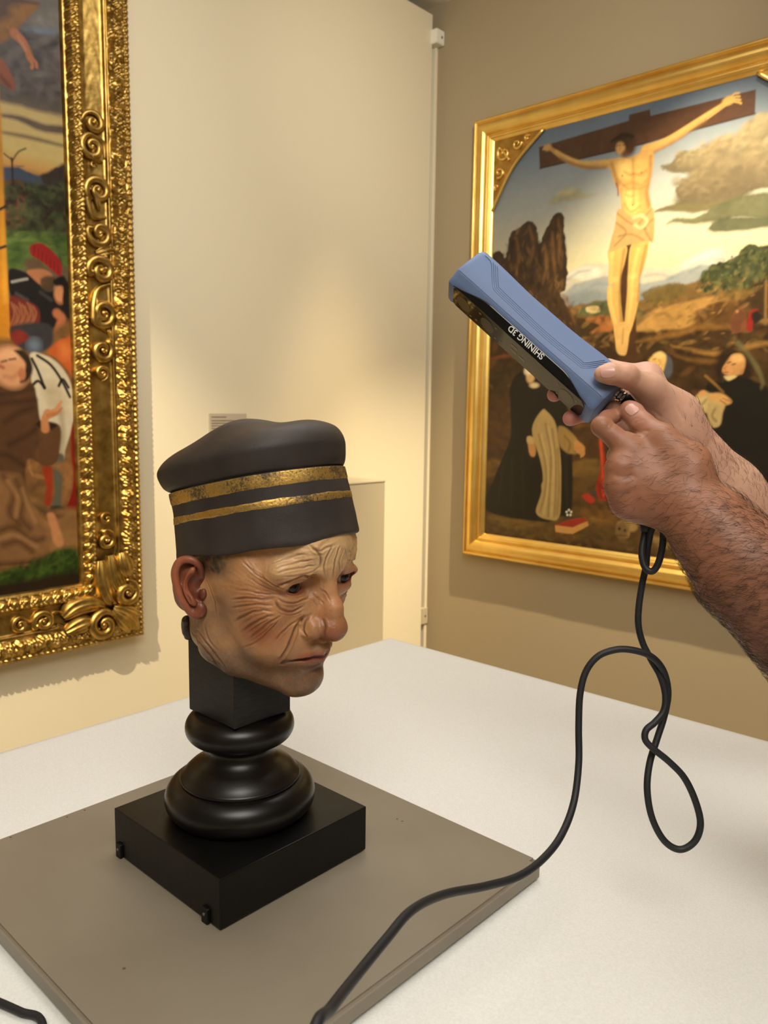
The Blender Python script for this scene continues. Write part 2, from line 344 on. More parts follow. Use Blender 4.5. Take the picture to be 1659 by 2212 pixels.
# ------------------------------------------------------------------ sculpting: signed distance volumes meshed by surface nets
class Vol:
    def __init__(s, lo, hi, h):
        s.lo = np.array(lo, float); s.h = h
        s.n = np.ceil((np.array(hi, float) - s.lo) / h).astype(int) + 1
        s.d = np.full(s.n, 1e3, np.float32)
    def sub(s, lo, hi):
        a = np.clip(np.floor((np.array(lo) - s.lo) / s.h).astype(int), 0, s.n)
        b = np.clip(np.ceil((np.array(hi) - s.lo) / s.h).astype(int) + 1, 0, s.n)
        sl = tuple(slice(a[i], max(a[i], b[i])) for i in range(3))
        ax = [(s.lo[i] + s.h * np.arange(a[i], max(a[i], b[i]))).astype(np.float32) for i in range(3)]
        return sl, ax[0][:, None, None], ax[1][None, :, None], ax[2][None, None, :]
    def put(s, sl, e, k, op):
        d = s.d[sl]
        if op == 'add':
            if k > 0:
                t = np.clip(0.5 + 0.5 * (d - e) / k, 0, 1); s.d[sl] = d + (e - d) * t - k * t * (1 - t)
            else: s.d[sl] = np.minimum(d, e)
        else:
            if k > 0:
                t = np.clip(0.5 - 0.5 * (d + e) / k, 0, 1); s.d[sl] = d + (-e - d) * t + k * t * (1 - t)
            else: s.d[sl] = np.maximum(d, -e)
    def ell(s, c, r, k=0.0, op='add', R=None):
        c = np.array(c, float); r = np.array(r, float); p = r.max() + k * 1.2 + 3 * s.h
        sl, X, Y, Z = s.sub(c - p, c + p)
        X = X - c[0]; Y = Y - c[1]; Z = Z - c[2]
        if R is not None:
            X, Y, Z = (X * R[0, 0] + Y * R[1, 0] + Z * R[2, 0], X * R[0, 1] + Y * R[1, 1] + Z * R[2, 1], X * R[0, 2] + Y * R[1, 2] + Z * R[2, 2])
        k0 = np.sqrt((X / r[0]) ** 2 + (Y / r[1]) ** 2 + (Z / r[2]) ** 2)
        k1 = np.sqrt((X / r[0] ** 2) ** 2 + (Y / r[1] ** 2) ** 2 + (Z / r[2] ** 2) ** 2) + 1e-9
        s.put(sl, (k0 * (k0 - 1) / k1).astype(np.float32), k, op)
    def cone(s, a, b, ra, rb, k=0.0, op='add', flat=None):
        """rounded cone from a to b. flat = (axis vector, factor): squashed along that axis"""
        a = np.array(a, float); b = np.array(b, float)
        p = max(ra, rb) + k * 1.2 + 3 * s.h
        sl, X, Y, Z = s.sub(np.minimum(a, b) - p, np.maximum(a, b) + p)
        ab = b - a; L2 = max(ab @ ab, 1e-9)
        X = X - a[0]; Y = Y - a[1]; Z = Z - a[2]
        t = np.clip((X * ab[0] + Y * ab[1] + Z * ab[2]) / L2, 0, 1)
        qx = X - t * ab[0]; qy = Y - t * ab[1]; qz = Z - t * ab[2]
        dd = qx * qx + qy * qy + qz * qz
        if flat is not None:
            w = np.array(flat[0], float); w /= np.linalg.norm(w); f = flat[1]
            pw = qx * w[0] + qy * w[1] + qz * w[2]
            dd = dd + (f * f - 1) * pw * pw
        s.put(sl, (np.sqrt(dd) - (ra + (rb - ra) * t)).astype(np.float32), k, op)
    def chain(s, P, r, k=0.0, kk=None, op='add', flat=None):
        for i in range(len(P) - 1):
            s.cone(P[i], P[i + 1], r[i], r[i + 1], k if i == 0 or kk is None else kk, op, flat)
    def merge(s, o, k):
        t = np.clip(0.5 + 0.5 * (s.d - o.d) / k, 0, 1) if k > 0 else None
        s.d = np.minimum(s.d, o.d) if k <= 0 else s.d + (o.d - s.d) * t - k * t * (1 - t)
    def mesh(s):
        d = s.d; h = s.h; n = s.n
        sg = d < 0
        c = np.zeros(n - 1, np.int8)
        for dx in (0, 1):
            for dy in (0, 1):
                for dz in (0, 1):
                    c += sg[dx:n[0] - 1 + dx, dy:n[1] - 1 + dy, dz:n[2] - 1 + dz]
        I = np.argwhere((c > 0) & (c < 8)); idx = np.full(n - 1, -1, np.int32); idx[I[:, 0], I[:, 1], I[:, 2]] = np.arange(len(I))
        acc = np.zeros((len(I), 3)); cnt = np.zeros(len(I))
        for a in range(3):
            b, e = [q for q in range(3) if q != a]
            for u in (0, 1):
                for v in (0, 1):
                    o0 = [0, 0, 0]; o0[b] = u; o0[e] = v; o1 = list(o0); o1[a] = 1
                    d0 = d[I[:, 0] + o0[0], I[:, 1] + o0[1], I[:, 2] + o0[2]]; d1 = d[I[:, 0] + o1[0], I[:, 1] + o1[1], I[:, 2] + o1[2]]
                    m = (d0 < 0) != (d1 < 0); t = np.where(m, d0 / np.where(m, d0 - d1, 1), 0)
                    p = np.tile(np.array(o0, float), (len(I), 1)); p[:, a] = t
                    acc[m] += p[m]; cnt[m] += 1
        V = s.lo + h * (I + acc / cnt[:, None])
        F = []
        for a in range(3):
            b, e = (a + 1) % 3, (a + 2) % 3
            lo = [slice(0, n[q] - 1) for q in range(3)]; lo[b] = slice(1, n[b] - 1); lo[e] = slice(1, n[e] - 1)
            hi = list(lo); hi[a] = slice(1, n[a])
            s0 = sg[tuple(lo)]; s1 = sg[tuple(hi)]
            E = np.argwhere(s0 != s1)
            if not len(E): continue
            fl = s0[E[:, 0], E[:, 1], E[:, 2]]
            E[:, b] += 1; E[:, e] += 1
            def g(db, de):
                q = E.copy(); q[:, b] += db; q[:, e] += de; return idx[q[:, 0], q[:, 1], q[:, 2]]
            q = np.stack([g(-1, -1), g(0, -1), g(0, 0), g(-1, 0)], -1)
            q[~fl] = q[~fl][:, ::-1]
            F.append(q)
        return V, np.vstack(F)
def relax(V, F, it=2, lam=0.5):
    n = len(V); E = np.vstack([F[:, [0, 1]], F[:, [1, 2]], F[:, [2, 3]], F[:, [3, 0]]])
    cnt = np.bincount(E[:, 0], minlength=n).astype(float) + 1e-9
    for _ in range(it):
        A = np.stack([np.bincount(E[:, 0], weights=V[E[:, 1], q], minlength=n) for q in range(3)], -1) / cnt[:, None]
        V = V + lam * (A - V)
    return V
def normals(V, F):
    N = np.cross(V[F[:, 2]] - V[F[:, 0]], V[F[:, 3]] - V[F[:, 1]])
    A = np.zeros_like(V)
    for q in range(4):
        for c in range(3): A[:, c] += np.bincount(F[:, q], weights=N[:, c], minlength=len(V))
    return A / (np.linalg.norm(A, axis=1, keepdims=True) + 1e-12)
def seg_dist(V, P):
    """distance of points V to polyline P, and position along it 0..1"""
    best = np.full(len(V), 1e9); tt = np.zeros(len(V)); n = len(P) - 1
    lo = np.min(P, 0) - 0.012; hi = np.max(P, 0) + 0.012
    m = np.where(np.all((V > lo) & (V < hi), axis=1))[0]
    if not len(m): return best, tt
    W = V[m]; bb = best[m]; t2 = tt[m]
    for i in range(n):
        a = P[i]; ab = P[i + 1] - a
        t = np.clip(((W - a) @ ab) / (ab @ ab + 1e-12), 0, 1)
        d = np.linalg.norm(W - a - t[:, None] * ab, axis=1)
        u = d < bb; bb[u] = d[u]; t2[u] = (i + t[u]) / n
    best[m] = bb; tt[m] = t2
    return best, tt
def vnoise(P, scale, seed=0, octaves=3):
    """smooth value noise at points P (n,3) -> about -1..1"""
    out = np.zeros(len(P)); amp = 1.0; tot = 0
    for o in range(octaves):
        Q = P * scale * (2 ** o) + seed * 17.3 + o * 5.1
        i = np.floor(Q).astype(np.int64); f = Q - i; f = f * f * (3 - 2 * f)
        r = 0
        for dx in (0, 1):
            for dy in (0, 1):
                for dz in (0, 1):
                    hsh = ((i[:, 0] + dx) * 374761393 + (i[:, 1] + dy) * 668265263 + (i[:, 2] + dz) * 2147483647 + seed * 1013904223) & 0xffffffff
                    hsh = ((hsh ^ (hsh >> 13)) * 1274126177) & 0xffffffff
                    val = ((hsh ^ (hsh >> 16)) & 0xffff) / 32767.5 - 1
                    w = (f[:, 0] if dx else 1 - f[:, 0]) * (f[:, 1] if dy else 1 - f[:, 1]) * (f[:, 2] if dz else 1 - f[:, 2])
                    r = r + w * val
        out += amp * r; tot += amp; amp *= 0.5
    return out / tot
def smooth01(x, a, b):
    t = np.clip((x - a) / (b - a), 0, 1); return t * t * (3 - 2 * t)
# ------------------------------------------------------------------ painted head
def _rotm(y, p, r):
    c, s = math.cos(y), math.sin(y); a = np.array([[c, -s, 0], [s, c, 0], [0, 0, 1]])
    c, s = math.cos(p), math.sin(p); b = np.array([[c, 0, -s], [0, 1, 0], [s, 0, c]])
    c, s = math.cos(r), math.sin(r); d = np.array([[1, 0, 0], [0, c, -s], [0, s, c]])
    return a @ b @ d
HM = _rotm(math.radians(8), math.radians(-12), math.radians(2.5)); HS = 0.965; HO = np.array([-0.6678, 0.5211, 1.3263])
def head_world(p): return HO + (np.asarray(p, float) * HS / 1000.0) @ HM.T        # local millimetres: forward, his left, up
def head_local(px, py, axis, val):
    d = HM.T @ ray(px, py); c = HM.T @ (CAM - HO); t = (val * HS / 1000 - c[axis]) / d[axis]; return (c + t * d) * 1000 / HS
hd = empty('painted_head', head_world((0, 0, -60)), 'painted sculpted head of a wrinkled old man wearing a black hat', 'sculpture')

HRES = 0.8
EYE_R = np.array([77.0, -37.0, 23.5]); EYE_L = np.array([83.5, 37.0, 21.0]); EYE_RAD = 13.5
def build_face():
    v = Vol((-85, -90, -128), (142, 90, 112), HRES)
    E, K = v.ell, v.cone
    E((0, 0, 45), (99, 73, 90))                                  # skull
    E((40, 0, -15), (60, 66, 88), 22)                             # face mass
    for s in (-1, 1):
        K((-10, s * 56, -15), (8, s * 54, -66), 19, 17, 18)         # ramus
        K((8, s * 53, -68), (80, s * 12, -95), 18, 15, 18)         # jaw line
        E((64, s * 50, -6), (22, 17, 17), 18)                     # cheekbone
        E((66, s * 38, -42), (24, 22, 28), 18)                    # cheek flesh
        E((30, s * 62, 20), (30, 10, 26), 16)                     # temple
    E((-8, 0, -46), (50, 58, 44), 22)                             # neck stump
    for s in (-1, 1):
        K((-34, s * 42, -36), (-22, s * 42, -68), 17, 15, 14)
        K((-22, s * 42, -68), (26, s * 44, -84), 15, 14, 12)
    E((22, 0, -78), (52, 44, 26), 20)                             # under the jaw
    E((87, 0, -89.5), (18.5, 21, 18.5), 14)                             # chin
    E((80, 0, -56), (26, 31, 26), 14)                             # muzzle
    E((89, 0, 60), (18, 38, 24), 20)                              # forehead
    for s in (-1, 1):
        K((74, -54 if s < 0 else 47, 32), (95, s * 18, 36), 9, 10, 12)           # brow ridge
    E((97, 0, 42), (9, 15, 13), 10)
    for s, q in ((-1, 45), (1, 40)): E((82, s * q, 41), (13, 19 if s < 0 else 15, 11), 10)        # fleshy brow
    E((78, 42, 55), (16, 17, 20), 12)                              # fuller brow on his left
    for s, ec in ((-1, EYE_R), (1, EYE_L)):
        E(ec + np.array([20, s * 1, 0]), (18, 18, 11), 9, 'sub')      # socket
        E(ec + np.array([19, -s * 13, 2]), (13, 9, 13), 8, 'sub')     # inner corner
        E(ec, (EYE_RAD + 2.2,) * 3, 3)                           # lids over the eyeball
        E(ec + np.array([3, 0, -13]), (12, 17, 7), 8)              # bag under the eye
        K(ec + np.array([9, s * 15, 4]), ec + np.array([13, -s * 10, 12]), 5.0, 5.0, 6)   # heavy upper fold
    # nose
    K((96, 0, 34), (101, 0, 20), 9, 7.2, 8)
    K((101, 0, 20), (111.5, 0, 0), 7.2, 9.4, 8)
    K((111.5, 0, 0), (115, 0, -20), 9.4, 13.5, 6)
    E((115.2, 0, -21), (14.5, 15.5, 14), 4)
    K((88, 0, 0), (98, 0, -16), 16, 15, 10)
    for s in (-1, 1):
        E((99, s * 17.5, -23.5), (13.5, 9.5, 12), 5)
    K((112, 0, -30), (101, 0, -38), 6.5, 6, 5)
    for s in (-1, 1):
        E((106.5, s * 10.5, -36), (6.5, 4.2, 5), 1.5, 'sub')
        E((97, s * 27.5, -17), (7, 2.5, 8), 5, 'sub')
    # mouth
    up = [(85, -32, -58), (96, -17, -53), (104, -4, -50), (104.5, 0, -51), (104, 4, -50), (96, 17, -53), (85, 32, -58)]
    lw = [(83, -31, -60), (94.5, -16, -61.5), (101.5, 0, -62), (94.5, 16, -61.5), (83, 31, -60)]
    v.chain(up, [2.5, 5, 5.5, 5.2, 5.5, 5, 2.5], 6)
    v.chain(lw, [2.5, 5, 6.2, 5, 2.5], 5)
    ln = [(90, -33, -60), (100, -19, -56.8), (112, 0, -56), (100, 19, -56.8), (90, 33, -60)]
    v.chain(ln, [1.4, 2.2, 2.4, 2.2, 1.4], 2.0, op='sub')
    for s in (-1, 1):
        E((87, s * 37, -61), (5, 2.5, 3), 4, 'sub')
    E((112, 0, -75), (12, 22, 4), 7, 'sub')                         # under the lower lip
    K((117, 0, -42), (114, 0, -52), 3.0, 3.5, 3, 'sub')             # philtrum
    # eye openings
    for s, ec in ((-1, EYE_R), (1, EYE_L)):
        R = np.eye(3)
        a = math.radians(8 * s)
        R = np.array([[1, 0, 0], [0, math.cos(a), -math.sin(a)], [0, math.sin(a), math.cos(a)]])
        E(ec + np.array([10, 0, -0.3]), (14, 13.6, 6.6), 0.6, 'sub', R)
    # socket for the post and open cut at the back of the neck
    def post_sub(dd):
        lo = np.array([-0.7360, 0.4790, 1.0]) - dd; hi = np.array([-0.6515, 0.5560, 1.2615]) + dd
        sl, X, Y, Z = v.sub((-90, -95, -130), (145, 95, 30))
        wx = HO[0] + (HM[0, 0] * X + HM[0, 1] * Y + HM[0, 2] * Z) * HS / 1000; wy = HO[1] + (HM[1, 0] * X + HM[1, 1] * Y + HM[1, 2] * Z) * HS / 1000; wz = HO[2] + (HM[2, 0] * X + HM[2, 1] * Y + HM[2, 2] * Z) * HS / 1000
        e = np.maximum.reduce([lo[0] - wx, wx - hi[0], lo[1] - wy, wy - hi[1], wz - hi[2]]) * 1000
        v.put(sl, e.astype(np.float32), 0, 'sub')
    post_sub(0.0012)
    V, F = v.mesh()
    return V, F
fV, fF = build_face()
fV = relax(fV, fF, 1, 0.4)
# wrinkles: each list is a crease on the face; deepened along the surface
def crop(pts): return [(300 + x / 2.9625, 880 + y / 2.9625) for x, y in pts]
CREASES = [  # (depth mm, half width mm, mirrored to his left side, points)
 (0.8, 1.2, 1, [(930, 1172), (860, 1142), (780, 1085), (700, 1020), (660, 985)]),
 (0.6, 1.0, 1, [(900, 1182), (820, 1160), (740, 1120), (680, 1080)]),
 (0.7, 1.1, 1, [(885, 1197), (790, 1197), (700, 1178), (610, 1172)]),
 (1.0, 1.3, 1, [(870, 1215), (780, 1227), (680, 1222), (590, 1230)]),
 (1.0, 1.3, 1, [(860, 1262), (780, 1260), (690, 1270), (575, 1287)]),
 (1.1, 1.4, 1, [(860, 1300), (760, 1302), (680, 1332), (605, 1372)]),
 (1.1, 1.4, 1, [(880, 1330), (800, 1350), (720, 1392), (650, 1440)]),
 (0.9, 1.4, 1, [(925, 1332), (850, 1372), (770, 1432), (690, 1490)]),
 (0.7, 1.2, 1, [(900, 1362), (850, 1420), (760, 1500), (650, 1545)]),
 (0.9, 1.2, 1, [(940, 1190), (975, 1203), (1020, 1197), (1065, 1165)]),
 (1.0, 1.3, 1, [(885, 1217), (940, 1252), (1000, 1257), (1060, 1232), (1110, 1192)]),
 (1.2, 1.6, 1, [(870, 1235), (905, 1290), (980, 1310), (1060, 1272)]),
 (0.7, 1.2, 1, [(885, 1295), (930, 1325), (1000, 1325), (1060, 1300)]),
 (1.7, 2.2, 1, [(1095, 1330), (1035, 1365), (990, 1450), (962, 1530), (925, 1590), (900, 1625)]),
 (0.9, 1.4, 1, [(1050, 1340), (965, 1400), (905, 1460), (880, 1492)]),
 (0.9, 1.2, 1, [(835, 1002), (920, 967), (1010, 947), (1080, 942)]),
 (1.0, 1.2, 1, [(850, 1032), (940, 1002), (1040, 990), (1130, 977)]),
 (0.9, 1.2, 1, [(870, 1062), (950, 1040), (1060, 1022), (1140, 1012)]),
 (0.7, 1.1, 1, [(905, 1090), (1000, 1080), (1100, 1060), (1160, 1022)]),
 (0.5, 0.9, 1, [(930, 1125), (1000, 1100), (1080, 1085), (1140, 1050)]),
 (1.5, 1.7, 0, [(1165, 1030), (1170, 975), (1145, 925), (1112, 892)]),
 (1.1, 1.5, 0, [(1198, 1085), (1190, 1010), (1212, 945), (1250, 885)]),
 (1.3, 1.5, 0, [(1250, 1085), (1257, 1000), (1275, 930), (1292, 890)]),
 (1.1, 1.4, 0, [(1292, 1060), (1287, 990), (1310, 920)]),
 (0.9, 1.2, 0, [(1322, 1012), (1332, 950), (1322, 900)]),
 (0.8, 1.1, 0, [(1345, 1002), (1362, 955), (1352, 910)]),
 (0.9, 1.4, 0, [(1090, 870), (1150, 922), (1200, 903), (1260, 880)]),
 (1.4, 1.8, 1, [(870, 1158), (960, 1117), (1060, 1082), (1115, 1095)]),
 (0.8, 1.2, 0, [(1110, 1192), (1150, 1222), (1180, 1262)]),
 (0.7, 1.1, 0, [(1150, 1160), (1190, 1187), (1220, 1235)]),
 (0.6, 1.0, 0, [(1080, 1215), (1120, 1240), (1150, 1280)]),
 (1.3, 1.6, 1, [(1105, 1325), (1062, 1370), (1050, 1430), (1075, 1478)]),
 (1.0, 1.6, 1, [(330, 1430), (385, 1510), (450, 1590), (530, 1690)]),
 (0.9, 1.5, 1, [(352, 1400), (420, 1500), (480, 1575), (560, 1685)]),
 (0.7, 1.3, 1, [(415, 1390), (440, 1480), (500, 1560)]),
 (0.5, 1.0, 1, [(430, 1110), (480, 1250), (490, 1330)]),
 (0.9, 1.8, 1, [(1168, 1345), (1190, 1400), (1178, 1462)]),
 (0.5, 1.0, 1, [(690, 980), (740, 1040), (800, 1090)]),
]
_cf = [c for c in CREASES[:9]]
for _a, _b in zip(_cf[:-1], _cf[1:]):                    # finer lines between the crow's feet
    _p = catmull(_a[3], 4); _q = catmull(_b[3], 4); _n = min(len(_p), len(_q)); _p = _p[np.linspace(0, len(_p) - 1, _n).astype(int)]; _q = _q[np.linspace(0, len(_q) - 1, _n).astype(int)]
    CREASES.append((0.42, 0.8, 1, [tuple(x) for x in ((_p + _q) / 2)[2:-1:3]]))
fN = normals(fV, fF)
fP = project(head_world(fV)); fNw = fN @ HM.T
fvis = np.einsum('ij,ij->i', fNw, CAM - head_world(fV)) > 0
def surf_hit(px, py):
    for r in (1.6, 3.0, 6.0, 12.0):
        m = np.where(fvis & (np.abs(fP[:, 0] - px) < r) & (np.abs(fP[:, 1] - py) < r))[0]
        if len(m): return fV[m[np.argmin(fP[m, 2])]]
    return None
disp = np.zeros(len(fV)); dirt = np.zeros(len(fV))
for dep, wid, mir, pts in CREASES:
    wid *= 0.8; dep *= 0.8
    P = [surf_hit(*q) for q in crop(catmull(pts, 3))]
    P = np.array([p for p in P if p is not None])
    for s in ((1, -1) if mir else (1,)):
        Q = P * np.array([1, s, 1])
        d, t = seg_dist(fV / 1000, Q / 1000); d = d * 1000
        fade = np.minimum(1, np.minimum(t, 1 - t) * 5 + 0.15)
        disp += fade * (-dep * np.exp(-(d / wid) ** 2) + 0.62 * dep * np.exp(-((d - 2.1 * wid) / (1.1 * wid)) ** 2))
        dirt = np.maximum(dirt, fade * min(1, dep) * np.exp(-(d / (0.8 * wid)) ** 2))
# finest lines: a fan behind each eye, level lines on the brow
for s_, ec in ((-1, EYE_R), (1, EYE_L)):
    c0 = ec + np.array([2, s_ * 14, -2]); dx = fV[:, 0] - c0[0]; dz = fV[:, 2] - c0[2]; rr = np.hypot(dx, dz) + 1e-6; an = np.arctan2(dz, -dx)
    ms = smooth01(rr, 6, 16) * (1 - smooth01(rr, 42, 66)) * smooth01(-dx + 8, 0, 14) * (fV[:, 1] * s_ > 20)
    disp += 0.55 * ms * vnoise(np.stack([an * 9.0, rr * 0.035, an * 0], -1), 1.0, 13, 2)
ms = smooth01(fV[:, 2], 34, 44) * (1 - smooth01(fV[:, 2], 66, 84)) * smooth01(fV[:, 0], 60, 84)
disp += 0.40 * ms * vnoise(np.stack([fV[:, 2] * 0.42 + 0.08 * np.abs(fV[:, 1]) * 0.3, fV[:, 1] * 0.035, fV[:, 0] * 0.01], -1), 1.0, 14, 2)
# fine leathery irregularity of the painted clay
disp += 0.22 * vnoise(fV, 0.16, 3, 3) + 0.10 * vnoise(fV, 0.5, 5, 2)
disp += 0.35 * vnoise(fV, 0.45, 9, 2) * np.exp(-(((fV[:, 0] - 112) / 22) ** 2 + (fV[:, 1] / 26) ** 2 + ((fV[:, 2] + 20) / 22) ** 2))
fV2 = fV + fN * disp[:, None]

def blob(c, r, p=1.0):
    c = np.array(c, float); r = np.array(r, float)
    return np.exp(-(np.sum(((fV - c) / r) ** 2, axis=1)) ** p)
def mixc(col, rgb, w):
    w = np.clip(w, 0, 1)[:, None]; return col * (1 - w) + np.asarray(rgb) * w
n1 = vnoise(fV, 0.05, 1, 4); n2 = vnoise(fV, 0.25, 2, 3); n3 = vnoise(fV, 0.9, 7, 2)
col = np.tile(srgb(198, 150, 102), (len(fV), 1))
col = mixc(col, srgb(172, 120, 76), 0.5 + 0.6 * n1)
sym = fV * np.array([1, -1, 1])
F_, L_, Z_ = fV[:, 0], np.abs(fV[:, 1]), fV[:, 2]
col = mixc(col, srgb(218, 180, 130), 0.8 * smooth01(Z_, 28, 52) * smooth01(F_, 55, 80))           # pale forehead
col = mixc(col, srgb(142, 70, 36), 0.85 * np.exp(-(((F_ - 70) / 22) ** 2 + ((L_ - 56) / 18) ** 2 + ((Z_ + 24) / 20) ** 2)) * (1 + 0.5 * n1))  # ruddy cheek
col = mixc(col, srgb(160, 88, 46), 0.5 * np.exp(-(((F_ - 60) / 26) ** 2 + ((Z_ - 4) / 22) ** 2 + ((L_ - 60) / 16) ** 2)))
col = mixc(col, srgb(108, 42, 26), 0.95 * np.exp(-(((F_ - 118) / 20) ** 2 + (L_ / 24) ** 2 + ((Z_ + 22) / 20) ** 2)))  # red nose
col = mixc(col, srgb(188, 130, 92), 0.5 * np.exp(-(((F_ - 108) / 16) ** 2 + (L_ / 16) ** 2 + ((Z_ - 8) / 14) ** 2)))
stub = smooth01(-Z_, 42, 70) * smooth01(F_, -20, 10)
stub = np.maximum(stub, 0.85 * np.exp(-(((F_ - 98) / 20) ** 2 + (L_ / 30) ** 2 + ((Z_ + 47) / 8) ** 2)))
stub = np.maximum(stub, 0.8 * smooth01(-F_, -48, -18) * smooth01(-Z_, -5, 30))
col = mixc(col, srgb(102, 78, 58), 0.85 * stub * (1 + 0.25 * n1 + 0.25 * n3))                                # shaven beard
col = mixc(col, srgb(58, 48, 38), 0.85 * smooth01(Z_ - 0.30 * F_, 5, 20) * smooth01(-F_, -48, -14) * (1 + 0.5 * n2))       # cropped hair at the temple
lipm = np.exp(-(((Z_ + 55.5 - 0.02 * (L_ - 12)) / 6.4) ** 4)) * np.exp(-((L_ / 31) ** 6)) * smooth01(F_, 84, 92)
col = mixc(col, srgb(140, 60, 46), 0.85 * lipm)
col = mixc(col, srgb(46, 20, 16), 0.95 * np.exp(-(((Z_ + 56.2 + 0.0034 * L_ ** 2) / 1.7) ** 2)) * np.exp(-((L_ / 34) ** 8)) * smooth01(F_, 82, 90))
for ec in (EYE_R, EYE_L):
    d = np.linalg.norm((fV - (ec + np.array([8, 0, 0]))) / np.array([1.3, 1.25, 0.75]), axis=1)
    col = mixc(col, srgb(150, 78, 58), 0.85 * np.exp(-((d - 9.5) / 3.0) ** 2))
    col = mixc(col, srgb(140, 84, 60), 0.4 * np.exp(-(d / 22) ** 2))
col = mixc(col, srgb(70, 38, 22), 0.7 * dirt)                                                     # old dirt in the creases
col = mixc(col, srgb(150, 70, 46), 0.28 * np.clip(n2 * 1.6, 0, 1) * smooth01(F_, 50, 90))
col *= (1 + 0.10 * n2 + 0.09 * n3)[:, None]
# the crown of the skull is covered by the hat: keep only what reaches 2 cm under it
_wp = head_world(fV2); _h = (_wp - (CAM + (np.array([-0.6837, 0.5499, 1.3503]) - CAM) * 0.954)) @ np.array([-0.2127, -0.0159, 0.9770])
_keep = ~np.all(_h[fF] > 0.020, axis=1); fF2 = fF[_keep]; _use = np.unique(fF2); _map = np.zeros(len(fV2), int); _map[_use] = np.arange(len(_use))
me = fast_mesh('face', _wp[_use], _map[fF2])
set_color(me, np.clip(col[_use], 0, 1))
M_SKIN = add_bump(painted_material('painted_terracotta_skin', 0.40, 0, 0.45), 800, 0.4, 0.0007, 4)
link('face', me, M_SKIN, hd, True)

# eyes
M_EYE = painted_material('painted_glassy_eye', 0.12, 0, 0.22)
def make_eye(ec, look, name):
    n = 48; V = []; Fq = []; C = []
    look = np.array(look, float); look /= np.linalg.norm(look)
    u = np.cross([0, 0, 1], look); u /= np.linalg.norm(u); w = np.cross(look, u)
    th = np.concatenate([np.linspace(0.001, 0.75, 26), np.linspace(0.8, math.pi - 0.01, 18)])
    for t in th:
        for p in np.linspace(0, 2 * math.pi, n, endpoint=False):
            r = EYE_RAD + (0.5 * max(0, 1 - (t / 0.52) ** 2))
            q = ec + r * (math.cos(t) * look + math.sin(t) * (math.cos(p) * u + math.sin(p) * w)); V.append(q)
            if t < 0.20: c = srgb(6, 5, 5)
            elif t < 0.52: c = srgb(52, 37, 24) * (0.8 + 0.35 * math.sin(p * 23) * math.sin(p * 7 + 1))
            elif t < 0.56: c = srgb(28, 21, 16)
            else: c = srgb(172, 148, 118)
            C.append(c)
    m = len(th)
    i = np.arange(m - 1)[:, None] * n; j = np.arange(n)[None, :]; j2 = (j + 1) % n
    Fq = np.stack([i + j, i + n + j, i + n + j2, i + j2], -1).reshape(-1, 4)
    e = fast_mesh(name, head_world(np.array(V)), Fq); set_color(e, np.array(C)); return link(name, e, M_EYE, hd, True)
make_eye(EYE_R, (1, -0.16, -0.05), 'eyeball'); make_eye(EYE_L, (1, -0.10, -0.05), 'eyeball')

# ears
_a = math.radians(20); EARR = np.array([[math.cos(_a), -math.sin(_a), 0], [math.sin(_a), math.cos(_a), 0], [0, 0, 1]])
def build_ear():
    v = Vol((-60, -112, -50), (30, -50, 45), 0.6)
    H = lambda x, y, l: head_local(300 + x / 2.9625, 880 + y / 2.9625, 1, l)
    rim = [H(405, 1075, -71), H(385, 1010, -76), H(330, 975, -82), (H(265, 985, -87)), H(232, 1050, -91), H(240, 1130, -91), H(265, 1205, -89), H(300, 1265, -85), H(345, 1315, -80), H(385, 1325, -77)]
    rim = catmull(rim, 4)
    body = [H(390, 1060, -70), H(330, 1060, -76), H(300, 1140, -78), H(330, 1220, -75), H(370, 1280, -73)]
    v.chain(body, [5, 8, 9, 8.5, 7], 5, 5, flat=((0.36, -0.93, 0), 2.2))
    v.cone(H(300, 1140, -78), H(420, 1180, -62), 8, 9, 6)
    v.cone(H(330, 1060, -76), H(420, 1060, -62), 7, 7, 6)
    v.cone(H(350, 1250, -75), H(420, 1270, -64), 7, 7, 6)
    v.chain(rim, list(np.interp(np.linspace(0, 1, len(rim)), [0, 0.1, 0.35, 0.7, 0.9, 1], [2.2, 3.2, 3.8, 3.4, 4.6, 4.5])), 3.0, 2.0)
    v.ell(H(385, 1290, -76), (6, 4.5, 8), 4)
    v.ell(H(408, 1300, -74), (5, 4, 7), 4)
    anti = catmull([H(345, 1040, -84), H(315, 1100, -87), H(305, 1160, -88), H(325, 1220, -86), H(355, 1255, -82)], 4)
    v.chain(anti, [3.0] * len(anti), 3, 2)
    for q, l in ((1080, -76), (1150, -77), (1220, -76)):
        v.ell(H(318, q, l), (17, 4.5, 16), 6, 'add', EARR)
    v.ell(H(352, 1150, -88), (12, 8, 14), 3, 'sub')                       # concha
    v.ell(H(385, 1150, -78), (6, 8, 7), 3, 'sub')
    sc = catmull([H(370, 1020, -84), H(300, 1020, -92), H(268, 1090, -95), H(285, 1180, -93), H(320, 1240, -88)], 4)
    v.chain(sc, [2.6] * len(sc), 2.0, 1.5, 'sub')                           # groove behind the rim
    v.ell(H(412, 1195, -74), (4, 3.4, 6), 4)                               # tragus
    return v.mesh()
eV, eF = build_ear(); eV = relax(eV, eF, 2, 0.5)
def put_ear(flip):
    V = eV.copy(); F = eF
    if flip: V = V * np.array([1, -1, 1]); F = eF[:, ::-1]
    me = fast_mesh('ear', head_world(V), F)
    nn = vnoise(eV, 0.15, 4, 3)
    c = np.tile(srgb(128, 68, 46), (len(eV), 1)) * (1 + 0.18 * nn)[:, None]
    rr = np.clip((-eV[:, 1] - 76) / 14, 0, 1)[:, None]
    c = c * (1 - 0.35 * (1 - rr)) + srgb(190, 120, 80) * 0.22 * rr
    set_color(me, np.clip(c, 0, 1)); link('ear', me, M_SKIN, hd, True)
